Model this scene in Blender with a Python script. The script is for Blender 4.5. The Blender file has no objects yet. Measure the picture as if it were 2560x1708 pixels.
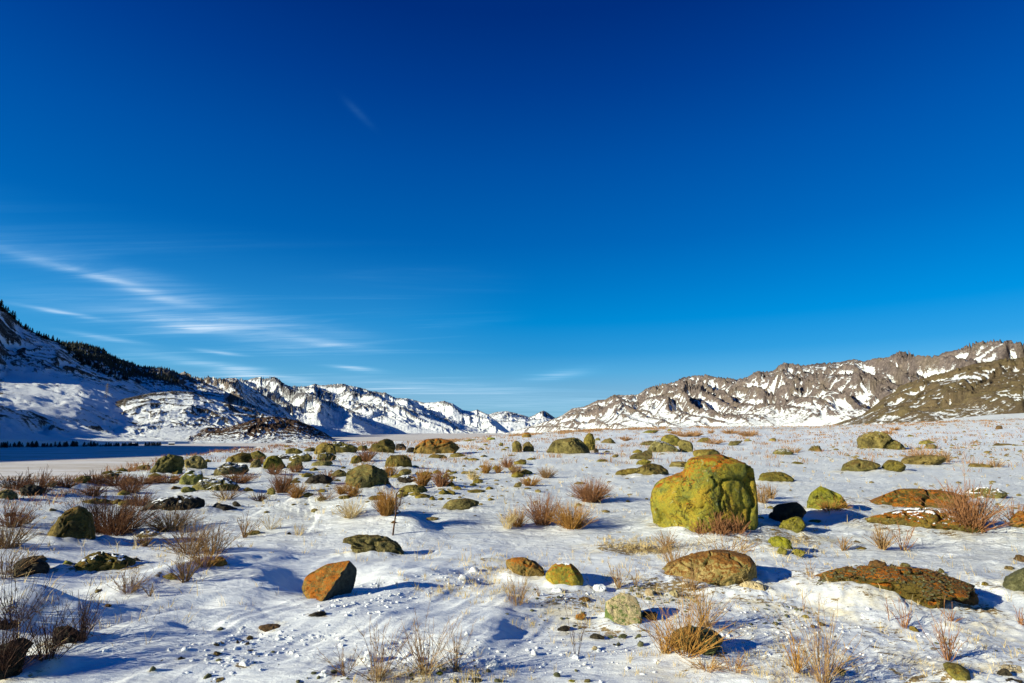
import bpy, math, random
import numpy as np
from mathutils import Vector
random.seed(7)
sc = bpy.context.scene
col = sc.collection
rad = math.radians

# ------------------------------------------------------------------ camera, world, sun, exposure
CAMH, FPX, PITCH = 1.6, 1422.0, rad(9.02)
cam_d = bpy.data.cameras.new('camera'); cam = bpy.data.objects.new('camera', cam_d); col.objects.link(cam)
cam_d.sensor_width = 36.0; cam_d.lens = 36.0 * FPX / 2560.0
cam_d.clip_start = 0.05; cam_d.clip_end = 60000
cam.location = (0, 0, CAMH); cam.rotation_euler = (rad(90) + PITCH, 0, 0)
sc.camera = cam
sc.view_settings.view_transform = 'Standard'; sc.view_settings.look = 'None'
sc.view_settings.gamma = 1; sc.view_settings.use_curve_mapping = False
sc.view_settings.exposure = 0.62

SUN_EL = rad(19.0); SUN_AZ = rad(-115.0)           # azimuth clockwise from +Y (the view direction)
SUN_TO = Vector((math.sin(SUN_AZ) * math.cos(SUN_EL), math.cos(SUN_AZ) * math.cos(SUN_EL), math.sin(SUN_EL)))
sl = bpy.data.lights.new('sun', 'SUN'); sl.energy = 5.0; sl.angle = rad(0.5); sl.color = (1.0, 0.965, 0.77)
so = bpy.data.objects.new('sun', sl); col.objects.link(so)
so.rotation_euler = SUN_TO.to_track_quat('Z', 'Y').to_euler()

class NT:
    """tiny helper to write node trees"""
    def __init__(s, tree): s.t = tree; tree.nodes.clear()
    def n(s, kind, **kw):
        nd = s.t.nodes.new(kind)
        for k, v in kw.items(): setattr(nd, k, v)
        return nd
    def l(s, a, b): s.t.links.new(a, b)
    def put(s, v, sock):
        if isinstance(v, (int, float)): sock.default_value = v
        elif isinstance(v, tuple): sock.default_value = v if len(v) == len(sock.default_value) else (*v, 1)[:len(sock.default_value)]
        else: s.l(v, sock)
    def math(s, op, a, b=0.0, c=None, clamp=False):
        nd = s.n('ShaderNodeMath', operation=op, use_clamp=clamp)
        s.put(a, nd.inputs[0]); s.put(b, nd.inputs[1])
        if c is not None: s.put(c, nd.inputs[2])
        return nd.outputs[0]
    def vmath(s, op, a, b=(0., 0., 0.)):
        nd = s.n('ShaderNodeVectorMath', operation=op); s.put(a, nd.inputs[0]); s.put(b, nd.inputs[1]); return nd.outputs[0]
    def mapr(s, v, a, b, c=0.0, d=1.0, smooth=True):
        nd = s.n('ShaderNodeMapRange', interpolation_type='SMOOTHSTEP' if smooth else 'LINEAR')
        for i, x in enumerate((v, a, b, c, d)): s.put(x, nd.inputs[i])
        return nd.outputs[0]
    def mix(s, f, a, b, mode='MIX'):
        nd = s.n('ShaderNodeMix', data_type='RGBA', blend_type=mode)
        s.put(f, nd.inputs[0]); s.put(a, nd.inputs[6]); s.put(b, nd.inputs[7]); return nd.outputs[2]
    def noise(s, vec, scale, detail=4.0, rough=0.55, dist=0.0, col=False, kind='FBM'):
        nd = s.n('ShaderNodeTexNoise'); nd.noise_type = kind
        if vec is not None: s.l(vec, nd.inputs['Vector'])
        nd.inputs['Scale'].default_value = scale; nd.inputs['Detail'].default_value = detail
        nd.inputs['Roughness'].default_value = rough; nd.inputs['Distortion'].default_value = dist
        return nd.outputs['Color' if col else 'Fac']
    def mapping(s, vec, scale=(1, 1, 1), rot=(0, 0, 0), loc=(0, 0, 0)):
        nd = s.n('ShaderNodeMapping'); s.l(vec, nd.inputs[0])
        nd.inputs['Scale'].default_value = scale; nd.inputs['Rotation'].default_value = rot; nd.inputs['Location'].default_value = loc
        return nd.outputs[0]
    def ramp(s, f, stops):
        nd = s.n('ShaderNodeValToRGB'); e = nd.color_ramp.elements
        while len(e) < len(stops): e.new(0.5)
        for i, (p, c) in enumerate(stops): e[i].position = p; e[i].color = (*c, 1)
        s.put(f, nd.inputs[0]); return nd.outputs[0]

world = bpy.data.worlds.new('World'); sc.world = world; world.use_nodes = True
W = NT(world.node_tree)
tc = W.n('ShaderNodeTexCoord').outputs['Generated']
dirn = W.vmath('NORMALIZE', tc)
sep = W.n('ShaderNodeSeparateXYZ'); W.l(dirn, sep.inputs[0])
sky = W.n('ShaderNodeTexSky'); sky.sky_type = 'NISHITA'; sky.sun_disc = False
sky.sun_elevation = SUN_EL; sky.sun_rotation = SUN_AZ; sky.altitude = 900; sky.air_density = 1.0; sky.dust_density = 0.3; sky.ozone_density = 1.6
SKY_TINT = [(0.0, (0.624, 1.293, 1.962)), (0.065, (0.624, 1.293, 1.962)), (0.101, (0.335, 1.254, 2.082)), (0.135, (0.11, 1.053, 2.038)), (0.189, (0.0, 0.93, 2.046)), (0.243, (0.0, 0.777, 1.914)), (0.32, (0.0, 0.584, 1.709)), (0.44, (0.0, 0.42, 1.515)), (0.544, (0.0, 0.264, 1.231)), (0.629, (0.0, 0.169, 0.963)), (1.0, (0.0, 0.126, 0.722))]   #TINT
elz = W.math('MAXIMUM', sep.outputs[2], 0.0)
gm = W.n('ShaderNodeGamma'); W.l(sky.outputs[0], gm.inputs[0]); gm.inputs[1].default_value = 0.45
skyc = W.mix(1.0, gm.outputs[0], W.ramp(elz, SKY_TINT), 'MULTIPLY')
# cirrus: noise on the plane of the cloud layer, stretched along the wind
den = W.math('ADD', elz, 0.06)
px_ = W.math('DIVIDE', sep.outputs[0], den); py_ = W.math('DIVIDE', sep.outputs[1], den)
cmb = W.n('ShaderNodeCombineXYZ'); W.l(px_, cmb.inputs[0]); W.l(py_, cmb.inputs[1])
cv = W.mapping(cmb.outputs[0], scale=(0.16, 1.15, 1), rot=(0, 0, rad(-16)))
cl1 = W.noise(cv, 1.0, 6, 0.58, 0.9)
cv2 = W.mapping(cmb.outputs[0], scale=(0.5, 3.6, 1), rot=(0, 0, rad(-20)), loc=(3, 1, 0))
cl2 = W.noise(cv2, 1.6, 7, 0.66, 1.0)
clouds = W.math('MULTIPLY', W.mapr(cl1, 0.46, 0.74), W.mapr(cl2, 0.25, 0.7, 0.35, 1.0))
azn = W.math('ARCTAN2', sep.outputs[0], sep.outputs[1])
eln = W.math('ARCSINE', sep.outputs[2])
reg = W.math('MULTIPLY', W.mapr(azn, rad(-16), rad(4), 1.0, 0.0), W.math('MULTIPLY', W.mapr(eln, rad(0), rad(3.5)), W.mapr(eln, rad(9), rad(19.5), 1.0, 0.0)))
veil = W.math('MULTIPLY', reg, W.math('ADD', W.math('MULTIPLY', clouds, 0.62), 0.08))
def streak(az, el, w, h, tilt, amp):
    a = W.math('SUBTRACT', azn, rad(az)); e = W.math('SUBTRACT', eln, rad(el))
    e = W.math('ADD', W.math('ADD', e, W.math('MULTIPLY', a, tilt)), W.math('MULTIPLY', W.math('SUBTRACT', cl1, 0.5), rad(3.5 * min(h, 1.0) + 0.5)))
    a2 = W.math('POWER', W.math('ABSOLUTE', W.math('DIVIDE', a, rad(w))), 2.0)
    e2 = W.math('POWER', W.math('ABSOLUTE', W.math('DIVIDE', e, rad(h))), 2.0)
    g = W.math('EXPONENT', W.math('MULTIPLY', W.math('ADD', a2, e2), -1.0))
    return W.math('MULTIPLY', g, W.math('MULTIPLY', W.mapr(cl2, 0.28, 0.7, 0.35, 1.1), amp))
tot = veil
STREAKS = [(-27.3, 7.0, 1.7, 0.15, 0.06, 0.45), (-15.6, 5.95, 2.1, 0.2, 0.06, 0.45), (-30, 10.6, 7.5, 1.5, 0.14, 0.17), (-37, 13.0, 6, 1.0, 0.16, 0.15), (-22, 8.2, 7, 1.3, 0.12, 0.15), (-36, 9.5, 7, 1.2, 0.10, 0.12), (-17, 9.3, 4, 0.7, 0.1, 0.10), (-30, 9.3, 4.5, 0.5, 0.14, 0.2),
           (-25, 5.2, 7, 0.45, 0.16, 0.42), (-39, 9.3, 2.2, 0.16, 0.1, 0.35), (-36.5, 12.3, 6, 0.4, 0.2, 0.3), (-36, 7.6, 2.5, 0.2, 0.1, 0.3), (-18.5, 8.4, 4, 0.35, 0.08, 0.25), (4.5, 5.6, 3.2, 0.4, -0.1, 0.3),
           (-16.2, 29.8, 1.3, 0.4, 0.62, 0.05), (-2, 4.2, 6, 0.6, 0.02, 0.30), (4, 2.6, 14, 1.0, 0.0, 0.30), (-12, 4.4, 6, 0.6, 0.05, 0.25)]
for s_ in STREAKS: tot = W.math('ADD', tot, streak(*s_))
tot = W.math('MINIMUM', tot, 0.85)
skyf = W.mix(tot, skyc, W.mix(W.math('MULTIPLY', tot, 1.8), (1.2, 4.6, 7.4), (5.8, 6.9, 7.8)), 'MIX')   #CLOUDCOL
bg = W.n('ShaderNodeBackground'); W.l(skyf, bg.inputs[0]); bg.inputs[1].default_value = 0.1
wo = W.n('ShaderNodeOutputWorld'); W.l(bg.outputs[0], wo.inputs[0])

# ------------------------------------------------------------------ numpy noise
rng = np.random.default_rng(11)
_P = rng.permutation(256).astype(np.int64); _P = np.concatenate([_P, _P, _P])
_A = rng.uniform(0, 2 * np.pi, 256); _G2x, _G2y = np.cos(_A), np.sin(_A)
_g3 = rng.normal(size=(256, 3)); _g3 /= np.linalg.norm(_g3, axis=1)[:, None]
def fade(t): return t * t * t * (t * (t * 6 - 15) + 10)
def n2(x, y):
    xi = np.floor(x).astype(np.int64); yi = np.floor(y).astype(np.int64)
    xf = x - xi; yf = y - yi; xi &= 255; yi &= 255
    u, v = fade(xf), fade(yf)
    def g(ix, iy, fx, fy):
        h = _P[_P[ix & 255] + (iy & 255)]; return _G2x[h] * fx + _G2y[h] * fy
    a = g(xi, yi, xf, yf); b = g(xi + 1, yi, xf - 1, yf); c = g(xi, yi + 1, xf, yf - 1); d = g(xi + 1, yi + 1, xf - 1, yf - 1)
    return (a + (b - a) * u + (c - a) * v + (a - b - c + d) * u * v) * 1.41
def fbm2(x, y, o=4, g=0.5, l=2.03):
    s = 0; a = 1.0
    for i in range(o): s = s + a * n2(x + 17.3 * i, y - 9.1 * i); x = x * l; y = y * l; a *= g
    return s
def ridge2(x, y, o=4, g=0.5, l=2.1):
    s = 0; a = 1.0
    for i in range(o): s = s + a * (1 - 2 * np.abs(n2(x + 31.3 * i, y + 7.7 * i))); x = x * l; y = y * l; a *= g
    return s
def n3(p):
    i = np.floor(p).astype(np.int64); f = p - i; i &= 255; u = fade(f)
    def g(dx, dy, dz):
        h = _P[_P[_P[(i[:, 0] + dx) & 255] + ((i[:, 1] + dy) & 255)] + ((i[:, 2] + dz) & 255)]
        v = _g3[h]; return v[:, 0] * (f[:, 0] - dx) + v[:, 1] * (f[:, 1] - dy) + v[:, 2] * (f[:, 2] - dz)
    def L(a, b, t): return a + (b - a) * t
    x0 = L(g(0, 0, 0), g(1, 0, 0), u[:, 0]); x1 = L(g(0, 1, 0), g(1, 1, 0), u[:, 0])
    x2 = L(g(0, 0, 1), g(1, 0, 1), u[:, 0]); x3 = L(g(0, 1, 1), g(1, 1, 1), u[:, 0])
    return L(L(x0, x1, u[:, 1]), L(x2, x3, u[:, 1]), u[:, 2]) * 1.5
def fbm3(p, o=4, g=0.5):
    s = 0; a = 1.0
    for k in range(o): s = s + a * n3(p + 13.7 * k); p = p * 2.07; a *= g
    return s
def sstep(a, b, x): t = np.clip((x - a) / (b - a), 0, 1); return t * t * (3 - 2 * t)

# ------------------------------------------------------------------ view helpers (only used to place things at real spots on the ground)
def ray(px, py):
    xc = (px - 1280.0) / FPX; yc = (854.0 - py) / FPX
    c, s = math.cos(PITCH), math.sin(PITCH)
    return np.array([xc, c - s * yc, s + c * yc])
def azel(px, py):
    d = ray(px, py); return math.degrees(math.atan2(d[0], d[1])), math.degrees(math.atan2(d[2], math.hypot(d[0], d[1])))
def flat(px, py):
    d = ray(px, py); t = -CAMH / d[2]; return d[0] * t, d[1] * t
def interp(x, xs, ys): return np.interp(x, xs, ys)

# ------------------------------------------------------------------ object helpers
def tag(o, label=None, cat=None, group=None, kind=None):
    if label: o['label'] = label
    if cat: o['category'] = cat
    if group: o['group'] = group
    if kind: o['kind'] = kind
    return o
def mesh_np(name, V, F, mat, smooth=True, attrs=None):
    me = bpy.data.meshes.new(name); V = np.asarray(V, dtype=np.float32); F = np.asarray(F, dtype=np.int32)
    me.vertices.add(len(V)); me.vertices.foreach_set('co', V.ravel())
    k = F.shape[1]; me.loops.add(F.size); me.loops.foreach_set('vertex_index', F.ravel())
    me.polygons.add(len(F)); me.polygons.foreach_set('loop_start', np.arange(0, F.size, k, dtype=np.int32))
    me.polygons.foreach_set('loop_total', np.full(len(F), k, dtype=np.int32))
    me.polygons.foreach_set('use_smooth', np.full(len(F), smooth, dtype=bool))
    for an, av in (attrs or {}).items():
        a = me.attributes.new(an, 'FLOAT', 'POINT'); a.data.foreach_set('value', np.asarray(av, dtype=np.float32).ravel())
    me.update(calc_edges=True)
    if mat: me.materials.append(mat)
    return me
def link(name, me, parent=None, loc=None, rz=0.0):
    o = bpy.data.objects.new(name, me); col.objects.link(o)
    if parent: o.parent = parent
    if loc is not None: o.location = loc
    if rz: o.rotation_euler = (0, 0, rz)
    return o
def grid_faces(nr, nc):
    i = np.arange(nr - 1)[:, None] * nc + np.arange(nc - 1)[None, :]
    return np.stack([i, i + 1, i + nc + 1, i + nc], -1).reshape(-1, 4)

# ------------------------------------------------------------------ materials
def new_mat(name):
    m = bpy.data.materials.new(name); m.use_nodes = True; T = NT(m.node_tree)
    b = T.n('ShaderNodeBsdfPrincipled'); o = T.n('ShaderNodeOutputMaterial'); T.l(b.outputs[0], o.inputs[0])
    b.inputs['Roughness'].default_value = 0.8
    b.inputs['Specular IOR Level'].default_value = 0.25
    return m, T, b
def bump(T, b, h, strength, dist):
    n = T.n('ShaderNodeBump'); n.inputs['Strength'].default_value = strength; n.inputs['Distance'].default_value = dist
    T.l(h, n.inputs['Height'])
    return n
def attr(T, name): return T.n('ShaderNodeAttribute', attribute_name=name).outputs['Fac']
SNOW = (0.85, 0.875, 0.86)
def mat_ground():
    m, T, b = new_mat('snow_ground')
    p = T.n('ShaderNodeNewGeometry').outputs['Position']
    wind = T.mapping(p, scale=(0.42, 1.7, 1.0), rot=(0, 0, rad(-12)))
    s1 = T.noise(wind, 1.5, 6, 0.62, 0.5)
    s2 = T.noise(wind, 7.0, 5, 0.6, 0.3)
    s3 = T.noise(p, 60.0, 4, 0.6)
    bare = attr(T, 'bare')
    dryn = T.noise(p, 3.2, 7, 0.7, 0.6)
    dryf = T.noise(wind, 16.0, 6, 0.75, 0.4)
    dn = T.math('MULTIPLY', T.math('SUBTRACT', dryn, 0.5), 1.3); df = T.math('MULTIPLY', T.math('SUBTRACT', dryf, 0.5), 1.5)
    dg = T.math('MULTIPLY', T.math('SUBTRACT', T.noise(p, 26, 5, 0.7), 0.5), 1.0)
    mask = T.mapr(T.math('ADD', T.math('ADD', T.math('ADD', dn, df), dg), T.math('MULTIPLY', bare, 0.62)), 0.52, 0.62)
    soil = T.ramp(T.noise(p, 38, 5, 0.7), [(0.25, (0.07, 0.045, 0.02)), (0.5, (0.27, 0.18, 0.07)), (0.75, (0.5, 0.38, 0.16))])
    tintm = T.math('MULTIPLY', T.mapr(T.noise(p, 2.1, 6, 0.7, 0.4), 0.42, 0.72), T.mapr(bare, 0.05, 0.5, 0.12, 1.0))
    sn = T.mix(tintm, SNOW, (0.83, 0.74, 0.50))
    sn = T.mix(T.mapr(s3, 0.3, 0.7, 0.0, 0.12), sn, (0.7, 0.71, 0.74))
    c = T.mix(mask, sn, soil)
    T.l(c, b.inputs['Base Color'])
    b.inputs['Roughness'].default_value = 0.55
    h = T.math('ADD', T.math('MULTIPLY', s1, 0.45), T.math('MULTIPLY', s2, 0.30))
    far = attr(T, 'mid')
    h2 = T.math('MULTIPLY', T.noise(T.mapping(p, scale=(0.55, 1.6, 1)), 3.3, 6, 0.72, 0.8), far)
    b1 = bump(T, b, h2, 1.0, 0.17)
    b2 = bump(T, b, h, 0.9, 0.065); T.l(b1.outputs[0], b2.inputs['Normal'])
    b3 = bump(T, b, T.math('ADD', s3, T.noise(p, 190, 3, 0.6)), 0.6, 0.006); T.l(b2.outputs[0], b3.inputs['Normal'])
    T.l(b3.outputs[0], b.inputs['Normal'])
    return m
def mat_ice():
    m, T, b = new_mat('snowy_river_ice')
    p = T.n('ShaderNodeNewGeometry').outputs['Position']
    st = T.mapping(p, scale=(0.25, 1.0, 1), rot=(0, 0, rad(8)))
    a = T.noise(st, 0.05, 7, 0.7, 0.3)
    a2 = T.noise(st, 0.3, 6, 0.7, 0.4)
    f = T.mapr(T.math('ADD', T.math('MULTIPLY', a, 0.5), T.math('MULTIPLY', a2, 0.5)), 0.36, 0.66)
    T.l(T.mix(f, (0.78, 0.75, 0.72), (0.50, 0.42, 0.31)), b.inputs['Base Color'])
    bb = bump(T, b, a2, 0.6, 0.8); T.l(bb.outputs[0], b.inputs['Normal'])
    return m
def mat_mountain(name, rock_a, rock_b, rock_c, scale, cover, snowcol=SNOW, patch=0.0, bumpd=1.0):
    """rock showing through snow; 'snow' attribute carries slope and hollow of the real surface"""
    m, T, b = new_mat(name)
    p = T.n('ShaderNodeNewGeometry').outputs['Position']
    sn = attr(T, 'snow')
    n1 = T.noise(p, 0.035 / scale, 8, 0.72, 0.5)
    n2_ = T.noise(T.mapping(p, scale=(1, 1, 2.2), rot=(0.3, 0.2, 0)), 0.11 / scale, 8, 0.82, 0.4)
    v = T.math('ADD', sn, T.math('ADD', T.math('MULTIPLY', T.math('SUBTRACT', n1, 0.5), 0.6), T.math('MULTIPLY', T.math('SUBTRACT', n2_, 0.5), 1.7)))
    mask = T.mapr(v, 1 - cover - 0.06, 1 - cover + 0.08)
    r = T.ramp(T.noise(p, 0.09 / scale, 8, 0.75, 0.4), [(0.30, rock_a), (0.5, rock_b), (0.68, rock_c)])
    if patch:
        r = T.mix(T.math('MULTIPLY', T.mapr(T.noise(p, 0.012 / scale, 4, 0.6), 0.45, 0.62), patch), r, (0.20, 0.16, 0.05))
    T.l(T.mix(mask, r, snowcol), b.inputs['Base Color'])
    b.inputs['Roughness'].default_value = 0.9; b.inputs['Specular IOR Level'].default_value = 0.1
    b1 = bump(T, b, n1, 0.7, 14.0 * scale * bumpd); b2 = bump(T, b, n2_, 0.8, 4.5 * scale * bumpd); T.l(b1.outputs[0], b2.inputs['Normal'])
    T.l(b2.outputs[0], b.inputs['Normal'])
    return m
def mat_rock(name, base, mid, hi, crack=(0.02, 0.015, 0.008), lichen=None, lich_amt=0.0, pale=0.25, scale=1.0, bd=1.0, stripes=0.0, snowdust=0.0, spk=1.0, vary=True):
    m, T, b = new_mat(name)
    tcn = T.n('ShaderNodeTexCoord'); p = tcn.outputs['Object']
    info = T.n('ShaderNodeObjectInfo')
    off = T.n('ShaderNodeCombineXYZ')
    for i in range(3): T.l(T.math('MULTIPLY', info.outputs['Random'], 37.0 + 11 * i), off.inputs[i])
    sz = attr(T, 'sz'); inv = T.math('DIVIDE', 1.0, sz)
    sv = T.n('ShaderNodeVectorMath', operation='SCALE'); T.l(p, sv.inputs[0]); T.l(inv, sv.inputs['Scale'])
    p = T.vmath('ADD', sv.outputs[0], off.outputs[0])
    big = T.noise(p, 2.0 * scale, 6, 0.62, 0.8)
    fine = T.noise(p, 22 * scale, 6, 0.72, 0.2)
    c = T.ramp(T.math('ADD', T.math('MULTIPLY', big, 0.72), T.math('MULTIPLY', fine, 0.28)), [(0.34, base), (0.49, mid), (0.66, hi)])
    c = T.mix(T.mapr(T.noise(p, 60 * scale, 4, 0.7), 0.42, 0.60, 0.0, 0.7 * spk), c, T.mix(0.6, c, (0.03, 0.022, 0.008)))
    c = T.mix(T.mapr(T.noise(p, 9 * scale, 6, 0.75, 0.8), 0.50, 0.60, 0.0, 0.85 * spk), c, T.mix(0.65, c, (0.035, 0.028, 0.01)))
    if stripes:
        st = T.noise(T.mapping(p, scale=(1, 1, 7), rot=(0.2, 0.75, 0)), 5 * scale, 3, 0.5, 1.4)
        c = T.mix(T.math('MULTIPLY', T.mapr(st, 0.40, 0.5, 1.0, 0.0), stripes), c, crack)
    if lichen:
        nz = T.n('ShaderNodeSeparateXYZ'); T.l(T.n('ShaderNodeNewGeometry').outputs['Normal'], nz.inputs[0])
        lz = T.math('MULTIPLY', T.mapr(nz.outputs[2], 0.1, 0.85), 0.17)
        ln = T.math('ADD', T.math('ADD', T.math('MULTIPLY', T.noise(p, 3.4 * scale, 5, 0.65, 0.6), 0.45), T.math('MULTIPLY', T.noise(p, 26 * scale, 5, 0.75), 0.55)), lz)
        lm = T.mapr(ln, 0.67 - 0.16 * lich_amt, 0.71 - 0.16 * lich_amt)
        lc = T.mix(T.noise(p, 30 * scale, 4, 0.6), lichen, (lichen[0] * 0.45, lichen[1] * 0.4, lichen[2] * 0.5))
        c = T.mix(lm, c, lc)
    if pale:
        pn = T.math('ADD', T.math('MULTIPLY', T.noise(p, 5.5 * scale, 4, 0.6, 1.5), 0.65), T.math('MULTIPLY', T.noise(p, 45 * scale, 4, 0.7), 0.35))
        c = T.mix(T.math('MULTIPLY', T.mapr(pn, 0.60, 0.64), pale), c, (0.34, 0.36, 0.17))
    hs = T.n('ShaderNodeHueSaturation')                    # every stone its own shade
    T.l(T.math('ADD', 0.485, T.math('MULTIPLY', info.outputs['Random'], 0.027)), hs.inputs['Hue'])
    rv = T.math('FRACT', T.math('MULTIPLY', info.outputs['Random'], 7.31)); rs = T.math('FRACT', T.math('MULTIPLY', info.outputs['Random'], 23.7))
    T.l(T.math('ADD', 0.82, T.math('MULTIPLY', rv, 0.45)), hs.inputs['Value']); T.l(T.math('ADD', 0.90, T.math('MULTIPLY', rs, 0.18)), hs.inputs['Saturation'])
    T.l(c, hs.inputs['Color']); c = hs.outputs[0] if vary else c
    # cracks: thin seams of a cell pattern, broken up
    vd = T.n('ShaderNodeTexVoronoi', feature='DISTANCE_TO_EDGE'); vd.inputs['Scale'].default_value = 1.9 * scale
    wv = T.vmath('ADD', p, T.vmath('SCALE', T.noise(p, 2.6 * scale, 4, 0.6, 0.0, True))); 
    T.l(wv, vd.inputs['Vector'])
    wv.node.inputs[1].links[0].from_node.inputs['Scale'].default_value = 0.75
    seam = T.math('MULTIPLY', T.mapr(vd.outputs['Distance'], 0.0, 0.030, 1.0, 0.0), T.mapr(T.noise(p, 1.7 * scale, 3, 0.5), 0.40, 0.56))
    c = T.mix(T.math('MULTIPLY', seam, 0.8), c, crack)
    if snowdust:
        nz2 = T.n('ShaderNodeSeparateXYZ'); T.l(T.n('ShaderNodeNewGeometry').outputs['Normal'], nz2.inputs[0])
        dm = T.math('MULTIPLY', T.mapr(T.noise(p, 3 * scale, 4, .6), .42, .56), T.mapr(T.math('ADD', nz2.outputs[2], T.math('MULTIPLY', T.math('SUBTRACT', fine, 0.5), 2.4)), 1.0 - 0.35 * snowdust, 1.12 - 0.35 * snowdust))
        c = T.mix(dm, c, (0.8, 0.8, 0.82))
    T.l(c, b.inputs['Base Color'])
    b.inputs['Roughness'].default_value = 0.82
    b0 = bump(T, b, seam, 1.0, -0.022 / scale * bd)
    b1 = bump(T, b, T.noise(p, 5.5 * scale, 7, 0.70, 0.5), 1.0, 0.085 / scale * bd); T.l(b0.outputs[0], b1.inputs['Normal'])
    b2 = bump(T, b, fine, 1.0, 0.024 / scale * bd); T.l(b1.outputs[0], b2.inputs['Normal'])
    for bb, dd in ((b0, -0.03), (b1, 0.095), (b2, 0.026)): T.l(T.math('MULTIPLY', sz, dd / scale * bd), bb.inputs['Distance'])
    T.l(b2.outputs[0], b.inputs['Normal'])
    return m
def mat_simple(name, c, c2=None, scale=20.0, rough=0.8, attr_mix=None):
    m, T, b = new_mat(name)
    if c2:
        v = T.n('ShaderNodeNewGeometry').outputs['Position']
        T.l(T.mix(T.mapr(T.noise(v, scale, 4, 0.7), 0.35, 0.65), c, c2), b.inputs['Base Color'])
    else: b.inputs['Base Color'].default_value = (*c, 1)
    b.inputs['Roughness'].default_value = rough
    return m
M = {}
M['ground'] = mat_ground(); M['ice'] = mat_ice()
OR = (0.52, 0.16, 0.006)
M['G'] = mat_rock('green_boulder_stone', (0.10, 0.14, 0.035), (0.32, 0.27, 0.022), (0.46, 0.25, 0.018), lichen=OR, lich_amt=0.22, pale=0.75, scale=1.5, bd=0.75, spk=0.75, vary=False)
M['O'] = mat_rock('mossy_olive_stone', (0.055, 0.045, 0.016), (0.22, 0.175, 0.035), (0.42, 0.32, 0.08), lichen=(0.30, 0.17, 0.02), lich_amt=0.0, pale=0.35, scale=1.0, bd=1.5)
M['Od'] = mat_rock('dusted_olive_stone', (0.05, 0.042, 0.018), (0.20, 0.16, 0.035), (0.38, 0.30, 0.08), pale=0.3, scale=1.0, bd=1.5, snowdust=0.45)
M['L'] = mat_rock('bright_lichened_stone', (0.09, 0.09, 0.015), (0.26, 0.24, 0.03), (0.38, 0.31, 0.05), lichen=(0.33, 0.3, 0.01), lich_amt=0.3, pale=0.2, scale=1.2, bd=1.5)
M['R'] = mat_rock('rusty_orange_stone', (0.07, 0.085, 0.025), (0.24, 0.15, 0.03), (0.48, 0.29, 0.06), lichen=OR, lich_amt=0.22, pale=0.4, scale=1.6, spk=.9, vary=False)
M['K'] = mat_rock('ochre_slab_stone', (0.07, 0.06, 0.012), (0.16, 0.11, 0.015), (0.26, 0.17, 0.02), lichen=OR, lich_amt=0.15, pale=1.0, scale=1.1, vary=False)
M['T'] = mat_rock('tan_veined_stone', (0.10, 0.12, 0.03), (0.34, 0.24, 0.07), (0.58, 0.43, 0.17), lichen=(0.30, 0.13, 0.02), lich_amt=0.45, pale=0.0, scale=1.3, spk=0.6, vary=False)
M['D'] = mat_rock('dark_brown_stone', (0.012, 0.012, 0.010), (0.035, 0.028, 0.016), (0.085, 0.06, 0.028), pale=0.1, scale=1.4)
M['B'] = mat_rock('brown_stone', (0.05, 0.03, 0.012), (0.14, 0.075, 0.02), (0.26, 0.15, 0.04), pale=0.1, scale=3.0)
M['P'] = mat_rock('grey_green_stone', (0.05, 0.06, 0.028), (0.12, 0.125, 0.05), (0.22, 0.22, 0.10), pale=0.2, scale=3.0)
M['S'] = mat_rock('striped_green_stone', (0.06, 0.09, 0.035), (0.13, 0.16, 0.05), (0.20, 0.22, 0.09), pale=0.1, scale=1.2, stripes=0.85, bd=0.4)
M['C'] = mat_rock('cream_topped_green_stone', (0.05, 0.09, 0.03), (0.12, 0.16, 0.04), (0.24, 0.24, 0.08), lichen=(0.62, 0.50, 0.26), lich_amt=0.42, pale=0.0, scale=1.2, spk=0.4)
M['X'] = mat_rock('fresh_grey_green_break', (0.022, 0.028, 0.024), (0.05, 0.062, 0.05), (0.09, 0.105, 0.075), pale=0.0, scale=2.2, spk=0.5, vary=False)
M['W'] = mat_rock('pale_tan_stone', (0.30, 0.24, 0.12), (0.45, 0.36, 0.19), (0.60, 0.50, 0.30), pale=0.0, scale=4.0, bd=0.4)
M['N'], _T, _b = new_mat('packed_snow')
_p = _T.n('ShaderNodeNewGeometry').outputs['Position']
_T.l(_T.mix(_T.mapr(_T.noise(_p, 9, 4, 0.6), 0.4, 0.7), SNOW, (0.83, 0.80, 0.72)), _b.inputs['Base Color'])
_bb = bump(_T, _b, _T.noise(_p, 30, 6, 0.65), 0.7, 0.02); _T.l(_bb.outputs[0], _b.inputs['Normal'])

# ------------------------------------------------------------------ near ground
SKYLINE = [(-900, 1260), (-200, 1215), (0, 1203), (120, 1203), (200, 1200), (270, 1186), (330, 1170), (400, 1152), (480, 1140), (560, 1128), (650, 1118), (750, 1108), (900, 1106), (1050, 1104),
           (1140, 1102), (1200, 1094), (1300, 1087), (1400, 1079), (1500, 1073), (1700, 1067), (2000, 1066), (2150, 1061), (2250, 1058), (2400, 1051), (2560, 1045), (3400, 1020)]
EDGE_D = [(-900, 15), (0, 19), (200, 20), (330, 27), (450, 36), (600, 52), (750, 72), (900, 85), (1100, 105), (1300, 150), (1500, 190), (1700, 220), (2000, 230), (2560, 250), (3400, 260)]
_az = np.array([azel(p, q)[0] for p, q in SKYLINE]); _el = np.array([azel(p, q)[1] for p, q in SKYLINE])
_azd = np.array([azel(p, 1100)[0] for p, _ in EDGE_D]); _dd = np.array([d for _, d in EDGE_D], float)
WATER = -12.0
_azg = np.linspace(-180, 180, 1441)
_zg = CAMH + np.tan(np.radians(np.interp(_azg, _az, _el))) * np.interp(_azg, _azd, _dd)
_kr = np.hanning(17); _kr /= _kr.sum(); _zg = np.convolve(np.pad(_zg, 8, mode='edge'), _kr, mode='valid')
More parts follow.
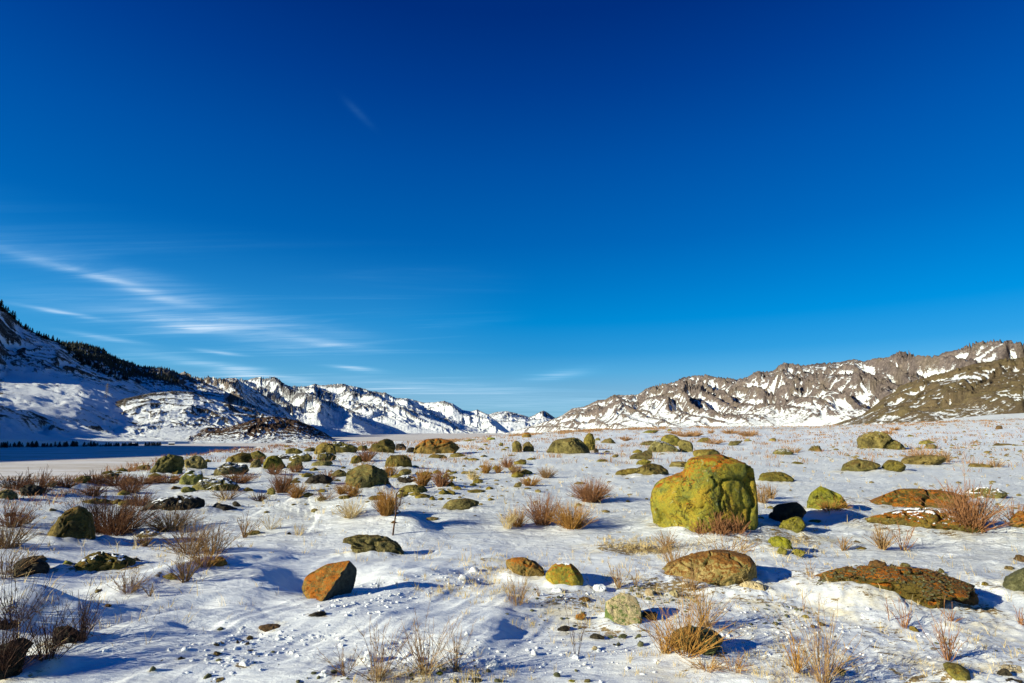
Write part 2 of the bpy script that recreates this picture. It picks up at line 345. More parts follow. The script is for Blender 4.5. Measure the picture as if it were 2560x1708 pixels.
# drifts: polyline crest (pixels of spots on the ground), width on the sun side, width on the lee side, height
DRIFTS = [([(600, 1330), (680, 1308), (760, 1297), (860, 1295), (940, 1304), (1010, 1333), (1075, 1358)], 0.95, 0.34, 0.36),
          ([(270, 1540), (300, 1522), (408, 1490), (463, 1475), (545, 1450), (640, 1432), (740, 1418)], 0.16, 0.30, 0.12),
          ([(150, 1640), (204, 1612), (327, 1580), (463, 1550), (640, 1520), (760, 1505)], 0.3, 0.16, 0.10),
          ([(60, 1700), (250, 1650), (430, 1600), (640, 1560)], 0.3, 0.16, 0.08),
          ([(1290, 1478), (1262, 1510), (1232, 1580), (1190, 1640), (1120, 1680)], 0.45, 0.16, 0.045),
          ([(1385, 1455), (1420, 1452), (1500, 1442)], 0.10, 0.10, 0.05),
          ([(900, 1462), (1000, 1470), (1090, 1448), (1180, 1425)], 0.12, 0.28, 0.06),
          ([(1640, 1392), (1750, 1362), (1830, 1356), (1940, 1372), (2010, 1385)], 0.3, 0.25, 0.07),
          ([(2080, 1330), (2200, 1315), (2330, 1335), (2480, 1350)], 0.5, 0.3, 0.06),
          ([(1060, 1330), (1160, 1300), (1260, 1290), (1400, 1300)], 0.6, 0.4, 0.07),
          ([(2020, 1480), (2120, 1468), (2230, 1462), (2320, 1478)], 0.4, 0.16, 0.09),
          ([(2300, 1420), (2400, 1410), (2500, 1440)], 0.2, 0.2, 0.04)]
BUMPS = [(90, 1610, 0.40, 0.34, 0.17), (-60, 1640, 0.5, 0.45, 0.16), (815, 1465, 0.42, 0.45, -0.17), (735, 1462, 0.20, 0.2, -0.07), (960, 1462, 0.32, 0.16, -0.05), (2150, 1440, 0.95, 0.5, 0.16), (600, 1410, 0.5, 0.4, 0.06),
         (2470, 1690, 0.5, 0.4, 0.05), (1390, 1440, 0.10, 0.12, -0.05), (1215, 1460, 0.2, 0.2, -0.04), (1560, 1440, 0.5, 0.5, 0.06), (900, 1330, 0.8, 0.5, 0.05), (1660, 1375, 0.5, 0.35, -0.05), (1960, 1390, 0.6, 0.4, 0.03)]
_dr = [(np.array([flat(*q) for q in pts]), a, b, h) for pts, a, b, h in DRIFTS]
_bp = [(*flat(px, py), rx, ry, h) for px, py, rx, ry, h in BUMPS]
def base_z(x, y):
    r = np.hypot(x, y) + 1e-6; az = np.degrees(np.arctan2(x, y))
    D = np.interp(az, _azd, _dd); zE = np.interp(az, _azg, _zg)
    t = r / D
    zi = zE * np.minimum(t, 1) ** 2.0
    leftw = sstep(-2, -12, az)
    out = np.clip(r - D, 0, None)
    zl = zi - 0.42 * np.maximum(out - 0.8, 0) ** 1.0 - 0.10 * np.minimum(out, 0.8) ** 2
    zr = zi - 0.02 * out
    z = zl * leftw + zr * (1 - leftw)
    bk = sstep(-60, -100, az) + sstep(60, 100, az)
    z = z * (1 - bk) + bk * 0.0
    return np.maximum(z, WATER - 1.0)
def ground_z(x, y):
    x = np.asarray(x, float); y = np.asarray(y, float)
    r = np.hypot(x, y); z = base_z(x, y)
    near = 1 - sstep(10, 30, r)
    z = z - 0.045 * x * (1 - sstep(6, 13, r)) * (y > 0)  # near ground tilted away from the sun, added to dim the foreground snow
    z = z + 0.06 * fbm2(x * 0.42, y * 0.42, 3) * (1 - sstep(120, 300, r)) * (1 + r * 0.015)
    c, s = math.cos(rad(15)), math.sin(rad(15)); u = x * c + y * s; v = -x * s + y * c
    w = v + 0.25 * n2(x * 0.9, y * 0.9)
    c5, s5 = math.cos(rad(58)), math.sin(rad(58)); u5 = x * c5 + y * s5; w5 = -x * s5 + y * c5 + 0.12 * n2(x * 1.4, y * 1.4)
    fg = (1 - sstep(6.5, 10, r)) * sstep(1.2, -0.6, x)                      # wind ribs in the left foreground
    z = z + fg * (0.020 * fbm2(u5 * 0.55, w5 * 2.4 + 4, 3, 0.5) + 0.011 * (ridge2(u5 * 0.8, w5 * 4.6, 3, .55) - .8))
    z = z + near * (0.022 * fbm2(u * 0.7, w * 2.6, 4, 0.55) + 0.0075 * (ridge2(u * 1.1, w * 5.0, 3, .6) - .8) * sstep(-.3, .5, n2(x * .6 + 3, y * .6 + 8)))
    rough = sstep(-0.2, 1.6, x - 0.18 * y) * (1 - sstep(6, 11, r)) + 0.35 * sstep(0.1, .6, n2(x * .5 + 9, y * .5)) * (1 - sstep(7, 16, r))
    z = z + rough * (0.022 * fbm2(u * 1.6, v * 3.0, 4, 0.6) + 0.010 * ridge2(u * 3.2, w * 7.0, 3, .55))
    z = z + 0.018 * ridge2(u * 1.1, w * 2.4, 3) * sstep(7, 11, r) * (1 - sstep(30, 60, r))
    for P, ws, wl, h in _dr:
        best = np.full(x.shape, 1e9); side = np.zeros(x.shape); tt = np.zeros(x.shape)
        n = len(P) - 1
        for k in range(n):
            a, b = P[k], P[k + 1]; d = b - a; L2 = d @ d
            t = np.clip(((x - a[0]) * d[0] + (y - a[1]) * d[1]) / L2, 0, 1)
            dx = x - a[0] - t * d[0]; dy = y - a[1] - t * d[1]; q = np.hypot(dx, dy)
            cr = d[0] * dy - d[1] * dx
            m = q < best; best = np.where(m, q, best); side = np.where(m, cr, side); tt = np.where(m, (k + t) / n, tt)
        # the lee side is the far side of the crest seen from the sun
        wdt = np.where(side > 0, wl, ws)
        z = z + h * np.exp(-(best / wdt) ** 2 * 1.2) * np.sin(np.pi * np.clip(tt, 0, 1)) ** 0.7
    for bx, by, rx, ry, h in _bp:
        z = z + h * np.exp(-((x - bx) / rx) ** 2 - ((y - by) / ry) ** 2)
    return z
def hits(P):
    """where rays through these image spots meet the ground (batched)"""
    P = np.asarray(P, float); out = []
    for k0 in range(0, len(P), 400):
        Q = P[k0:k0 + 400]
        xc = (Q[:, 0] - 1280.0) / FPX; yc = (854.0 - Q[:, 1]) / FPX; c, s = math.cos(PITCH), math.sin(PITCH)
        dx, dy, dz = xc[:, None], (c - s * yc)[:, None], (s + c * yc)[:, None]
        t = np.geomspace(1.5, 600, 260)[None, :]
        g = ground_z(dx * t, dy * t); below = CAMH + dz * t < g
        k = np.argmax(below, axis=1); any_ = below.any(axis=1)
        t0 = t[0][np.maximum(k - 1, 0)]; t1 = t[0][k]; dx, dy, dz = dx[:, 0], dy[:, 0], dz[:, 0]
        for _ in range(11):
            tm = (t0 + t1) / 2; b = CAMH + dz * tm < ground_z(dx * tm, dy * tm); t1 = np.where(b, tm, t1); t0 = np.where(b, t0, tm)
        az = np.degrees(np.arctan2(dx, dy)); D = np.interp(az, _azd, _dd) * 0.97
        tt = np.where(any_, t1, D / np.hypot(dx, dy)); X, Y = dx * tt, dy * tt
        out.append(np.stack([X, Y, ground_z(X, Y)], 1))
    return np.concatenate(out)
def hit(px, py): return tuple(hits([(px, py)])[0])
BARE = [(1690, 1460, 0.9, 0.55, 1.0), (1420, 1500, 0.7, 0.5, 0.9), (1500, 1560, 0.6, 0.35, 0.8), (1600, 1362, 0.9, 0.35, 1.3), (1980, 1340, 0.8, 0.5, 1.0), (1880, 1350, .7, .3, 1.0), (2150, 1425, 1.0, 0.25, 0.9), (1880, 1480, 0.6, 0.3, 0.9),
        (1950, 1600, 0.9, 0.5, 0.45), (1060, 1690, 0.7, 0.3, 0.6), (1250, 1430, 0.25, 0.3, 0.7), (1760, 1650, 0.6, 0.3, 0.7), (2330, 1450, 0.5, 0.25, 1.2), (400, 1390, 0.8, 0.5, 0.3), (1190, 1405, 0.4, 0.15, 0.8), (2450, 1640, 0.6, 0.4, 0.5)]
_br = [(*flat(a, b), c, d, e) for a, b, c, d, e in BARE]
FOOT = []
def build_ground():
    azs = np.concatenate([np.linspace(-180, -62, 60)[:-1], np.linspace(-62, -44, 40)[:-1], np.linspace(-44, 44, 680), np.linspace(44, 62, 40)[1:], np.linspace(62, 180, 60)[1:]])
    # rows evenly spread over what the eye sees near by, growing with distance further out
    k = 1 / np.linspace(1 / 1.0, 1 / 26.0, 430); k = k[k > 1.0]
    rs = np.concatenate([[0.02, 0.3, 0.7, 1.0], np.concatenate([np.geomspace(1.05, 3.0, 26)[:-1], 1 / np.linspace(1 / 3.0, 1 / 30.0, 340)]), np.geomspace(30.5, 330, 120), np.geomspace(340, 1200, 10)])
    A, R = np.meshgrid(np.radians(azs), rs)
    X = R * np.sin(A); Y = R * np.cos(A); Z = ground_z(X, Y)
    soil = np.zeros_like(X)
    for fx, fy, hw, hd, th, hh in FOOT:                    # snow banked up against each rock, thin crumbs of soil round it
        m = (np.abs(X - fx) < 2.2 * hw + .1) & (np.abs(Y - fy) < 2.2 * hw + .1)
        if not m.any(): continue
        ax, ay = X[m] - fx, Y[m] - fy; c, s = math.cos(th), math.sin(th)
        q = np.sqrt(((ax * c - ay * s) / hw) ** 2 + ((ax * s + ay * c) / hd) ** 2)
        Z[m] += min(0.16 * hh, 0.11) * np.exp(-((q - 0.8) / 0.45) ** 2) * (1 + 0.5 * n2(X[m] * 4 / (hh + .2), Y[m] * 4 / (hh + .2))) * sstep(0, 40, 60 - np.hypot(fx, fy))
        soil[m] = np.maximum(soil[m], 0.75 * np.exp(-((q - .8) / 0.35) ** 2))
    azd = np.degrees(A)
    bare = 0.05 + 0.0 * X
    for bx, by, rx, ry, s in _br: bare = np.maximum(bare, s * np.exp(-((X - bx) / rx) ** 2 - ((Y - by) / ry) ** 2))
    D = np.interp(azd, _azd, _dd)
    band = sstep(0.35, 0.95, R / D) * sstep(-8, -2, azd)
    bare = np.maximum(bare, band * (0.55 + 0.5 * n2(X * 0.03, Y * 0.06)))
    bare = np.maximum(bare, 0.22 * sstep(9, 16, R) * (0.6 + 0.6 * n2(X * .2, Y * .2)))
    bare = np.maximum(bare, 0.6 * sstep(1.5, 0, np.abs(R - D) / 3) * sstep(0, -10, azd))
    bare = np.maximum(bare, 0.62 * sstep(0.2, 1.8, X - .1 * Y) * (1 - sstep(6, 8, R)))
    bare = np.maximum(bare, soil)
    mid = sstep(7, 11, R) * (1 - 0.75 * sstep(40, 120, R))
    me = mesh_np('snowfield', np.stack([X, Y, Z], -1).reshape(-1, 3), grid_faces(len(rs), len(azs))[:, ::-1], M['ground'], True, {'bare': bare, 'mid': mid})
    o = link('snow_covered_ground', me); tag(o, kind='structure', label='uneven snow covered ground with drifts, frozen grass and bare soil'); return o
ice_me = mesh_np('ice', [(-9000, -6000, WATER), (9000, -6000, WATER), (20000, 30000, WATER), (-20000, 30000, WATER)], [(0, 1, 2, 3)], M['ice'])
tag(link('frozen_river_plain', ice_me), kind='structure', label='flat snow dusted river ice on the valley floor')
# ------------------------------------------------------------------ mountains
def hsh(ix, iy, k):
    h = _P[_P[ix & 255] + (iy & 255)]; return _P[h + k] / 255.0
def erosion(x, y, gx, gy, size, octs=5, gain=0.5, freq=1.0):
    """branching gullies: stripes running down the local slope, octave on octave"""
    H = np.zeros_like(x); a = 1.0; s = size
    gx = gx.copy(); gy = gy.copy()
    for o in range(octs):
        cx, cy = np.floor(x / s).astype(np.int64), np.floor(y / s).astype(np.int64)
        sl = np.hypot(gx, gy) + 1e-6; st = np.minimum(1.0, sl * 2.2)
        dx, dy = -gy / sl, gx / sl
        hs = np.zeros_like(x); ws = np.zeros_like(x) + 1e-9; px = np.zeros_like(x)
        for i in (-1, 0, 1):
            for j in (-1, 0, 1):
                qx, qy = cx + i, cy + j
                vx = x / s - (qx + hsh(qx, qy, 3 + o)); vy = y / s - (qy + hsh(qx, qy, 60 + o))
                w = np.exp(-(vx * vx + vy * vy) * 2.4)
                ph = (vx * dx + vy * dy) * 2 * np.pi * freq + hsh(qx, qy, 90) * 1.2
                hs += w * np.cos(ph); px += w * -np.sin(ph); ws += w
        H += a * st * hs / ws
        k = a * (px / ws) * 2 * np.pi * freq / s * size * 0.10
        gx += k * dx; gy += k * dy
        a *= gain; s *= 0.52
    return H
def mountain(name, lines, mat, label, az0=None, az1=None, ncol=500, nrow=160, esize=300, eamp=30, namp=14, jag=4, snowk=0.9, seed=0.0, curl=1.0, offaz=None, uw=None, sconc=0.5, kind='structure', fine=3.0, spur=None, calm=None):
    """lines: foot ... crest ... back; each is (distance, [(px, py) ...]) seen from the viewpoint"""
    K = len(lines)
    if az0 is None: az0 = azel(lines[-2][1][0][0], 1000)[0]
    if az1 is None: az1 = azel(lines[-2][1][-1][0], 1000)[0]
    az = np.linspace(az0, az1, ncol)
    Dk, Zk = [], []
    for ln in lines:
        a, e = [], []
        for q in ln[1]:
            if len(q) == 3: a.append(q[0]); e.append(q[1])           # (azimuth, elevation, 'deg')
            else: aa, ee = azel(*q); a.append(aa); e.append(ee)
        dist = ln[0]
        if isinstance(dist, (int, float)): d = np.full(ncol, float(dist))
        else: d = np.interp(az, [azel(p, 1000)[0] if p > -1400 else p + 2000 for p, _ in dist], [v for _, v in dist])
        Dk.append(d)
        el = np.interp(az, a, e)
        Zk.append(CAMH + d * np.tan(np.radians(el)))
    Dk = np.array(Dk); Zk = np.array(Zk)
    u = np.linspace(0, K - 1, nrow) if uw is None else np.interp(np.linspace(0, 1, nrow), *uw)
    D = np.array([[0.0]]); 
    i0 = np.minimum(u.astype(int), K - 2); f = (u - i0)[:, None]
    D = Dk[i0] * (1 - f) + Dk[i0 + 1] * f
    Z = Zk[i0] * (1 - f) + Zk[i0 + 1] * f
    for _ in range(3): Z[1:-1] = 0.5 * Z[1:-1] + 0.25 * (Z[:-2] + Z[2:])
    # keep the crest sharp where it was given
    A = np.radians(az)[None, :] + 0 * D
    crest = K - 2
    env = np.clip((u / crest), 0, None)[:, None]
    e_face = np.clip(np.minimum(env * 2.2, 1) * (1 - 0.80 * np.exp(-((env - 1) / 0.10) ** 2)), 0, 1)
    foot = sstep(0.0, 0.10, env)
    if calm: e_face = e_face * (1 - calm[2] * sstep(calm[0] - .3, calm[0], u) * sstep(calm[1] + .3, calm[1], u))[:, None]
    X, Y = D * np.sin(A), D * np.cos(A)
    rel = (Zk[crest] - Zk[0])[None, :] / max(1.0, np.mean(Zk[crest] - Zk[0]))
    rel = np.clip(rel, 0.12, 1.6)
    def grad(Z):
        dr = np.gradient(Z, axis=0) / np.maximum(np.gradient(D, axis=0), 0.5); da = np.gradient(Z, axis=1) / (np.gradient(A, axis=1) * D)
        dDa = np.gradient(D, axis=1) / (np.gradient(A, axis=1) * D); da = da - dr * dDa
        return dr * np.sin(A) + da * np.cos(A), dr * np.cos(A) - da * np.sin(A)
    big = fbm2(X / (esize * 2.2) + seed, Y / (esize * 2.2) - seed, 3)
    Z = Z + 0.9 * eamp * big * e_face * rel
    if spur:
        wl, sa, sk = spur; c_ = A * np.mean(Dk[crest]) - sk * (Dk[crest][None, :] - D) + 0.25 * wl * fbm2(X / wl, Y / wl, 2)
        c2 = c_ * 2.3 + 500; k_ = 1 - 2 * np.abs(n2(c_ / wl + seed, D / (wl * 5))); k2 = 1 - 2 * np.abs(n2(c2 / wl - seed, D / (wl * 4)))
        Z = Z + sa * (k_ + 0.4 * k2 - 0.5) * np.clip(e_face * 1.1, 0, 1) * rel
    gx, gy = grad(Z)
    wx = X + esize * 0.35 * fbm2(X / esize + 5 + seed, Y / esize, 3); wy = Y + esize * 0.35 * fbm2(X / esize, Y / esize + 8 + seed, 3)
    E = erosion(wx + seed * 900, wy, gx, gy, esize, 6, 0.52)
    sharp = 1 - np.abs(E) ** 1.2 * 0.0
    E2 = 0.55 * E + 0.55 * (0.55 - 1.6 * np.abs(E))
    Z = Z + (E2 * 0.85 + 0.12) * eamp * e_face * rel * curl
    rg = ridge2(wx / (esize * 0.30) + seed, wy / (esize * 0.30), 5, 0.46)
    Z = Z + (rg - 0.9) * 0.45 * namp * e_face * rel
    cr = np.exp(-((env - 1) / 0.13) ** 2)
    Z = Z + 0.6 * jag * cr * (ridge2(X / (esize * 0.16) + seed, Y / (esize * 0.16), 3, 0.5) - 0.9) * np.clip(rel, .3, 1)
    hf = fbm2(X / (esize * 0.035), Y / (esize * 0.035), 4, 0.6)
    Z = Z + fine * hf * foot * np.clip(rel, .3, 1) * (0.4 + 0.6 * e_face)
    # the skyline seen across the valley is the surveyed one
    elv = np.arctan2(Z - CAMH, D); kmax = elv[:int(nrow * 0.995)].max(axis=0); tgt = np.arctan2(Zk[crest] - CAMH, Dk[crest])
    dif = tgt - kmax; ker = np.array([1, 2, 3, 2, 1.]) / 9
    dif = np.convolve(np.pad(dif, 2, mode='edge'), ker, mode='valid')
    Z = Z + D * dif[None, :] * np.clip(env, 0, 1) ** 1.3
    gx, gy = grad(Z)
    slope = np.hypot(gx, gy)
    lap = np.zeros_like(Z); B = Z.copy()
    for _ in range(4): B[1:-1, 1:-1] = 0.2 * (B[1:-1, 1:-1] + B[:-2, 1:-1] + B[2:, 1:-1] + B[1:-1, :-2] + B[1:-1, 2:])
    lap = (B - Z) / (esize * 0.010)
    B2 = B.copy()
    for _ in range(24): B2[1:-1, 1:-1] = 0.2 * (B2[1:-1, 1:-1] + B2[:-2, 1:-1] + B2[2:, 1:-1] + B2[1:-1, :-2] + B2[1:-1, 2:])
    lap2 = (B2 - Z) / (esize * 0.03)
    snow = 1.0 - slope * snowk + np.clip(lap * sconc * 1.5, -0.6, 0.6) + np.clip(lap2 * sconc * 1.0, -0.5, 0.5) - 0.3 * cr - 0.22 * E
    snow = np.argsort(np.argsort(snow.ravel())).reshape(snow.shape) / snow.size
    Z[0] = np.minimum(Z[0], WATER - 2) if Zk[0].mean() < 5 else Z[0] - 25
    me = mesh_np(name, np.stack([X, Y, Z], -1).reshape(-1, 3), grid_faces(nrow, ncol)[:, ::-1], mat, True, {'snow': snow})
    o = link(name, me); tag(o, kind=kind, label=label)
    return o, (az, D, Z, X, Y, u)

GREY = ((0.055, 0.045, 0.045), (0.16, 0.125, 0.11), (0.31, 0.245, 0.20))
m_left = mat_mountain('left_hill_snow', (0.02, 0.018, 0.018), (0.055, 0.045, 0.035), (0.13, 0.09, 0.055), 0.35, 0.78)
m_wood = mat_mountain('wooded_hill', (0.03, 0.03, 0.03), (0.06, 0.055, 0.05), (0.09, 0.08, 0.065), 0.35, 0.55)
m_peak = mat_mountain('snowy_peak_rock', (0.07, 0.055, 0.05), (0.15, 0.115, 0.09), (0.26, 0.20, 0.13), 0.6, 0.80)
m_far = mat_mountain('far_snow_range_rock', (0.07, 0.07, 0.08), (0.14, 0.13, 0.13), (0.22, 0.19, 0.17), 1.6, 0.84)
m_right = mat_mountain('right_range_rock', *GREY, 1.0, 0.54, patch=0.15)
m_olive = mat_mountain('olive_hill_rock', (0.06, 0.045, 0.026), (0.14, 0.10, 0.055), (0.24, 0.18, 0.09), 0.55, 0.36, patch=0.3)
m_knob = mat_mountain('brown_crag_rock', (0.02, 0.014, 0.012), (0.06, 0.036, 0.025), (0.18, 0.10, 0.05), 0.35, 0.5)
m_snow = mat_mountain('smooth_snow', (0.1, 0.08, 0.05), (0.2, 0.15, 0.1), (0.3, 0.2, 0.12), 0.3, 1.6)

A_crest = [(-115, 2, 0), (-108, 6, 0), (-103, 11, 0), (-98, 15.3, 0), (-88, 18.2, 0), (-80, 15.0, 0), (-74, 12.0, 0), (-66, 8.5, 0), (-60, 6.5, 0), (-55, 5.5, 0), (-49, 6.5, 0), (-45, 10.5, 0), (0, 762), (27, 785), (54, 812), (90, 833), (131, 849), (152, 857), (174, 873), (207, 898), (245, 917), (286, 931), (340, 955), (368, 974), (395, 990), (430, 1006), (480, 1030)]
A_far = [(-115, 1, 0), (-60, 5, 0), (0, 850), (200, 960), (480, 1060)]
off = [(-115, -1.0, 0), (-50, -1.0, 0)]
ob_A, dA = mountain('snowy_mountain_slope', [
    ([(-2080, 500), (-2060, 560), (0, 700), (480, 760)], off + [(0, 1103), (150, 1103), (240, 1104), (480, 1104)]),
    ([(-2080, 640), (-2060, 700), (0, 800), (480, 860)], [(-115, 0.2, 0), (-60, 3.0, 0), (0, 1028), (60, 1045), (120, 1066), (200, 1082), (300, 1098), (480, 1103)]),
    ([(-2080, 760), (-2060, 820), (0, 900), (480, 960)], [(-115, 0.4, 0), (-60, 5.0, 0), (0, 1003), (100, 1022), (200, 1040), (300, 1075), (480, 1095)]),
    ([(-2080, 860), (-2060, 900), (0, 1400), (480, 1300)], [(-115, 0.5, 0), (-60, 7.0, 0), (0, 958), (100, 956), (200, 962), (280, 985), (350, 1010), (480, 1060)]),
    ([(-2080, 1060), (-2060, 1100), (0, 1900), (480, 1650)], A_crest),
    ([(-2080, 1500), (-2060, 1500), (0, 2500), (480, 2100)], A_far)], m_left, 'tall blue shaded snowy mountainside at far left with terraces above the river',
    az0=-115, az1=azel(480, 1000)[0], ncol=600, nrow=190, esize=150, eamp=17, namp=7, jag=2, snowk=0.75, seed=0.3, sconc=0.35, fine=0.3, calm=(2.0, 3.0, 0.6),
    uw=([0, .22, .62, .9, 1], [0, 1.4, 3.2, 4.15, 5]))
mountain('wooded_hill_range', [
    (1500, [(100, 1010), (300, 1020), (460, 1020), (560, 1020)]),
    (1950, [(100, 900), (200, 925), (300, 950), (460, 972), (560, 985)]),
    (2300, [(100, 850), (163, 858), (201, 858), (237, 869), (259, 876), (280, 892), (308, 901), (340, 914), (373, 920), (403, 921), (425, 925), (447, 938), (500, 955), (560, 975)]),
    (2900, [(100, 900), (560, 1000)])], m_wood, 'dark wooded ridge rising behind the tree lined snowy slope', ncol=200, nrow=80, esize=300, eamp=24, namp=8, jag=4, seed=1.7)
mountain('snowy_hill', [
    ([(200, 850), (500, 850), (800, 950)], [(180, 1105), (840, 1106)]),
    ([(200, 1000), (800, 1050)], [(180, 1090), (300, 1060), (400, 1050), (560, 1050), (700, 1075), (840, 1100)]),
    ([(200, 1250), (800, 1250)], [(180, 1045), (260, 1015), (313, 996), (381, 982), (436, 978), (485, 980), (520, 995), (599, 1015), (640, 1022), (700, 1042), (780, 1075), (840, 1100)]),
    (1700, [(180, 1080), (840, 1105)])], m_left, 'broken snowy hill with rock bands between the terrace and the brown crag', ncol=330, nrow=130, esize=150, eamp=12, namp=6, jag=3, seed=2.9, snowk=0.85, fine=0.45)
mountain('rocky_snow_peaks', [
    (1700, [(280, 1080), (860, 1098)]),
    (2000, [(280, 1040), (500, 1010), (700, 1060), (860, 1094)]),
    (2500, [(280, 990), (346, 950), (375, 941), (395, 936), (408, 932), (425, 940), (445, 936), (460, 932), (479, 947), (504, 952), (517, 946), (545, 951), (566, 945), (591, 945), (607, 957), (640, 975), (680, 1000), (720, 1030), (738, 1047), (760, 1068), (810, 1083), (860, 1096)]),
    (3200, [(280, 1040), (860, 1100)])], m_peak, 'jagged snowy peaks with brown rock faces left of the far range', ncol=420, nrow=150, esize=220, eamp=30, namp=12, spur=(330, 50, 0.5), jag=7, seed=4.1, snowk=0.62, fine=1.2)
mountain('brown_crag', [
    (760, [(480, 1107), (850, 1107)]),
    (830, [(480, 1098), (560, 1088), (640, 1076), (730, 1078), (800, 1095), (850, 1106)]),
    (930, [(480, 1082), (520, 1068), (560, 1070), (590, 1062), (616, 1055), (641, 1046), (682, 1043), (714, 1047), (742, 1051), (769, 1061), (791, 1073), (812, 1082), (831, 1095), (850, 1106)]),
    (1150, [(480, 1095), (850, 1107)])], m_knob, 'low brown rocky crag dusted with snow at the river edge', ncol=260, nrow=120, esize=70, eamp=10, namp=7, jag=2, seed=5.3, snowk=0.55, fine=0.6)
mountain('near_snow_range', [
    (2700, [(560, 1098), (860, 1096), (950, 1098), (1060, 1099)]),
    (3400, [(560, 1040), (760, 1040), (860, 1062), (960, 1088), (1060, 1098)]),
    (4200, [(560, 975), (600, 958), (616, 960), (630, 957), (652, 952), (663, 956), (684, 951), (709, 965), (740, 978), (790, 1003), (845, 1022), (890, 1038), (930, 1050), (990, 1070), (1035, 1092), (1060, 1098)]),
    (5200, [(560, 1020), (1060, 1100)])], m_far, 'snow range whose long shaded ridge falls to the valley floor', ncol=420, nrow=150, esize=380, eamp=45, namp=18, spur=(600, 90, 0.5), jag=12, seed=6.6, snowk=0.55)
mountain('far_snow_range', [
    (4800, [(720, 1090), (1150, 1094), (1280, 1092)]),
    (5800, [(720, 1040), (900, 1035), (1050, 1045), (1150, 1070), (1280, 1088)]),
    (7200, [(720, 975), (736, 969), (763, 968), (775, 965), (788, 959), (797, 963), (807, 964), (861, 963), (889, 968), (927, 979), (955, 985), (962, 984), (989, 997), (1019, 996), (1060, 1007), (1085, 1006), (1112, 1003), (1134, 1010), (1156, 1025), (1177, 1029), (1194, 1025), (1218, 1037), (1240, 1052), (1280, 1085)]),
    (8800, [(720, 1040), (1280, 1088)])], m_far, 'long white snow range with deep blue shadows in the centre', ncol=520, nrow=170, esize=600, eamp=70, namp=30, spur=(900, 150, 0.6), jag=16, seed=8.2, snowk=0.55)
mountain('distant_peaks', [
    (8500, [(1140, 1090), (1460, 1088)]),
    (10000, [(1140, 1065), (1460, 1066)]),
    (12000, [(1140, 1050), (1180, 1040), (1200, 1030), (1222, 1036), (1241, 1030), (1268, 1028), (1290, 1033), (1314, 1040), (1322, 1044), (1332, 1040), (1342, 1035), (1350, 1030), (1358, 1027), (1366, 1030), (1374, 1036), (1387, 1045), (1410, 1050), (1460, 1060)]),
    (14000, [(1140, 1070), (1460, 1075)])], m_far, 'small distant blue peaks in the gap between the ranges', ncol=260, nrow=100, esize=1200, eamp=110, namp=60, jag=22, seed=9.1, snowk=0.6)
F_crest = [(1180, 1096), (1254, 1090), (1290, 1076), (1340, 1062), (1388, 1046), (1404, 1039), (1431, 1021), (1459, 1017), (1476, 1010), (1494, 1001), (1513, 1001), (1538, 988), (1550, 987), (1562, 990), (1595, 991), (1619, 975), (1640, 968), (1657, 964), (1690, 957), (1704, 945), (1734, 939), (1766, 939), (1788, 946), (1824, 945), (1839, 949), (1868, 944), (1894, 928), (1916, 930), (1936, 928), (1958, 909), (1984, 910), (2010, 914), (2042, 909), (2078, 907), (2097, 906), (2133, 898), (2159, 906), (2198, 898), (2220, 898), (2243, 883), (2266, 881), (2291, 893), (2334, 896), (2363, 885), (2398, 878), (2437, 862), (2463, 862), (2495, 860), (2524, 864), (2560, 868), (50, 8.6, 0), (58, 8.0, 0), (68, 6, 0), (80, 3, 0)]
mountain('rocky_mountain_range', [
    ([(1180, 3600), (1400, 2300), (2560, 1700), (3600, 1500)], [(1180, 1097), (1300, 1092), (1500, 1082), (1800, 1074), (2560, 1072), (80, 0.3, 0)]),
    ([(1180, 4200), (1400, 2800), (2560, 2100), (3600, 1900)], [(1180, 1095), (1300, 1080), (1500, 1050), (1700, 1030), (1900, 1030), (2100, 1005), (2300, 1000), (2560, 985), (80, 1, 0)]),
    ([(1180, 5000), (1400, 3500), (2560, 3000), (3600, 2600)], F_crest),
    ([(1180, 6000), (2560, 4200), (3600, 3600)], [(1180, 1098), (1400, 1060), (1700, 1000), (2560, 960), (80, 1, 0)])], m_right,
    'long rugged grey brown range streaked with snow on the right', az0=azel(1180, 1000)[0], az1=72, ncol=820, nrow=200, esize=280, eamp=46, namp=20, spur=(420, 95, 0.8), jag=10, seed=3.3, snowk=0.62, sconc=0.75, fine=1.5,
    uw=([0, .4, .85, 1], [0, 1.0, 2.12, 3]))
mountain('olive_hill', [
    ([(2000, 1100), (2560, 900)], [(2000, 1080), (2560, 1075), (80, 0.2, 0)]),
    ([(2000, 1400), (2560, 1200)], [(2000, 1075), (2156, 1058), (2300, 1035), (2560, 1000), (80, 0.5, 0)]),
    ([(2000, 2000), (2560, 1900)], [(2000, 1082), (2081, 1064), (2156, 1037), (2190, 1008), (2214, 990), (2253, 963), (2317, 946), (2366, 933), (2431, 914), (2495, 902), (2560, 894), (50, 8.0, 0), (58, 6.5, 0), (70, 3, 0), (80, 1, 0)]),
    ([(2000, 2500), (2560, 2500)], [(2000, 1085), (2560, 980), (80, 0.4, 0)])], m_olive, 'nearer olive brown hill with thin snow bands at far right',
    az0=azel(2000, 1000)[0], az1=70, ncol=460, nrow=180, esize=200, eamp=20, namp=8, spur=(330, 38, 0.5), jag=5, seed=7.7, snowk=0.72, sconc=0.9, fine=0.8)
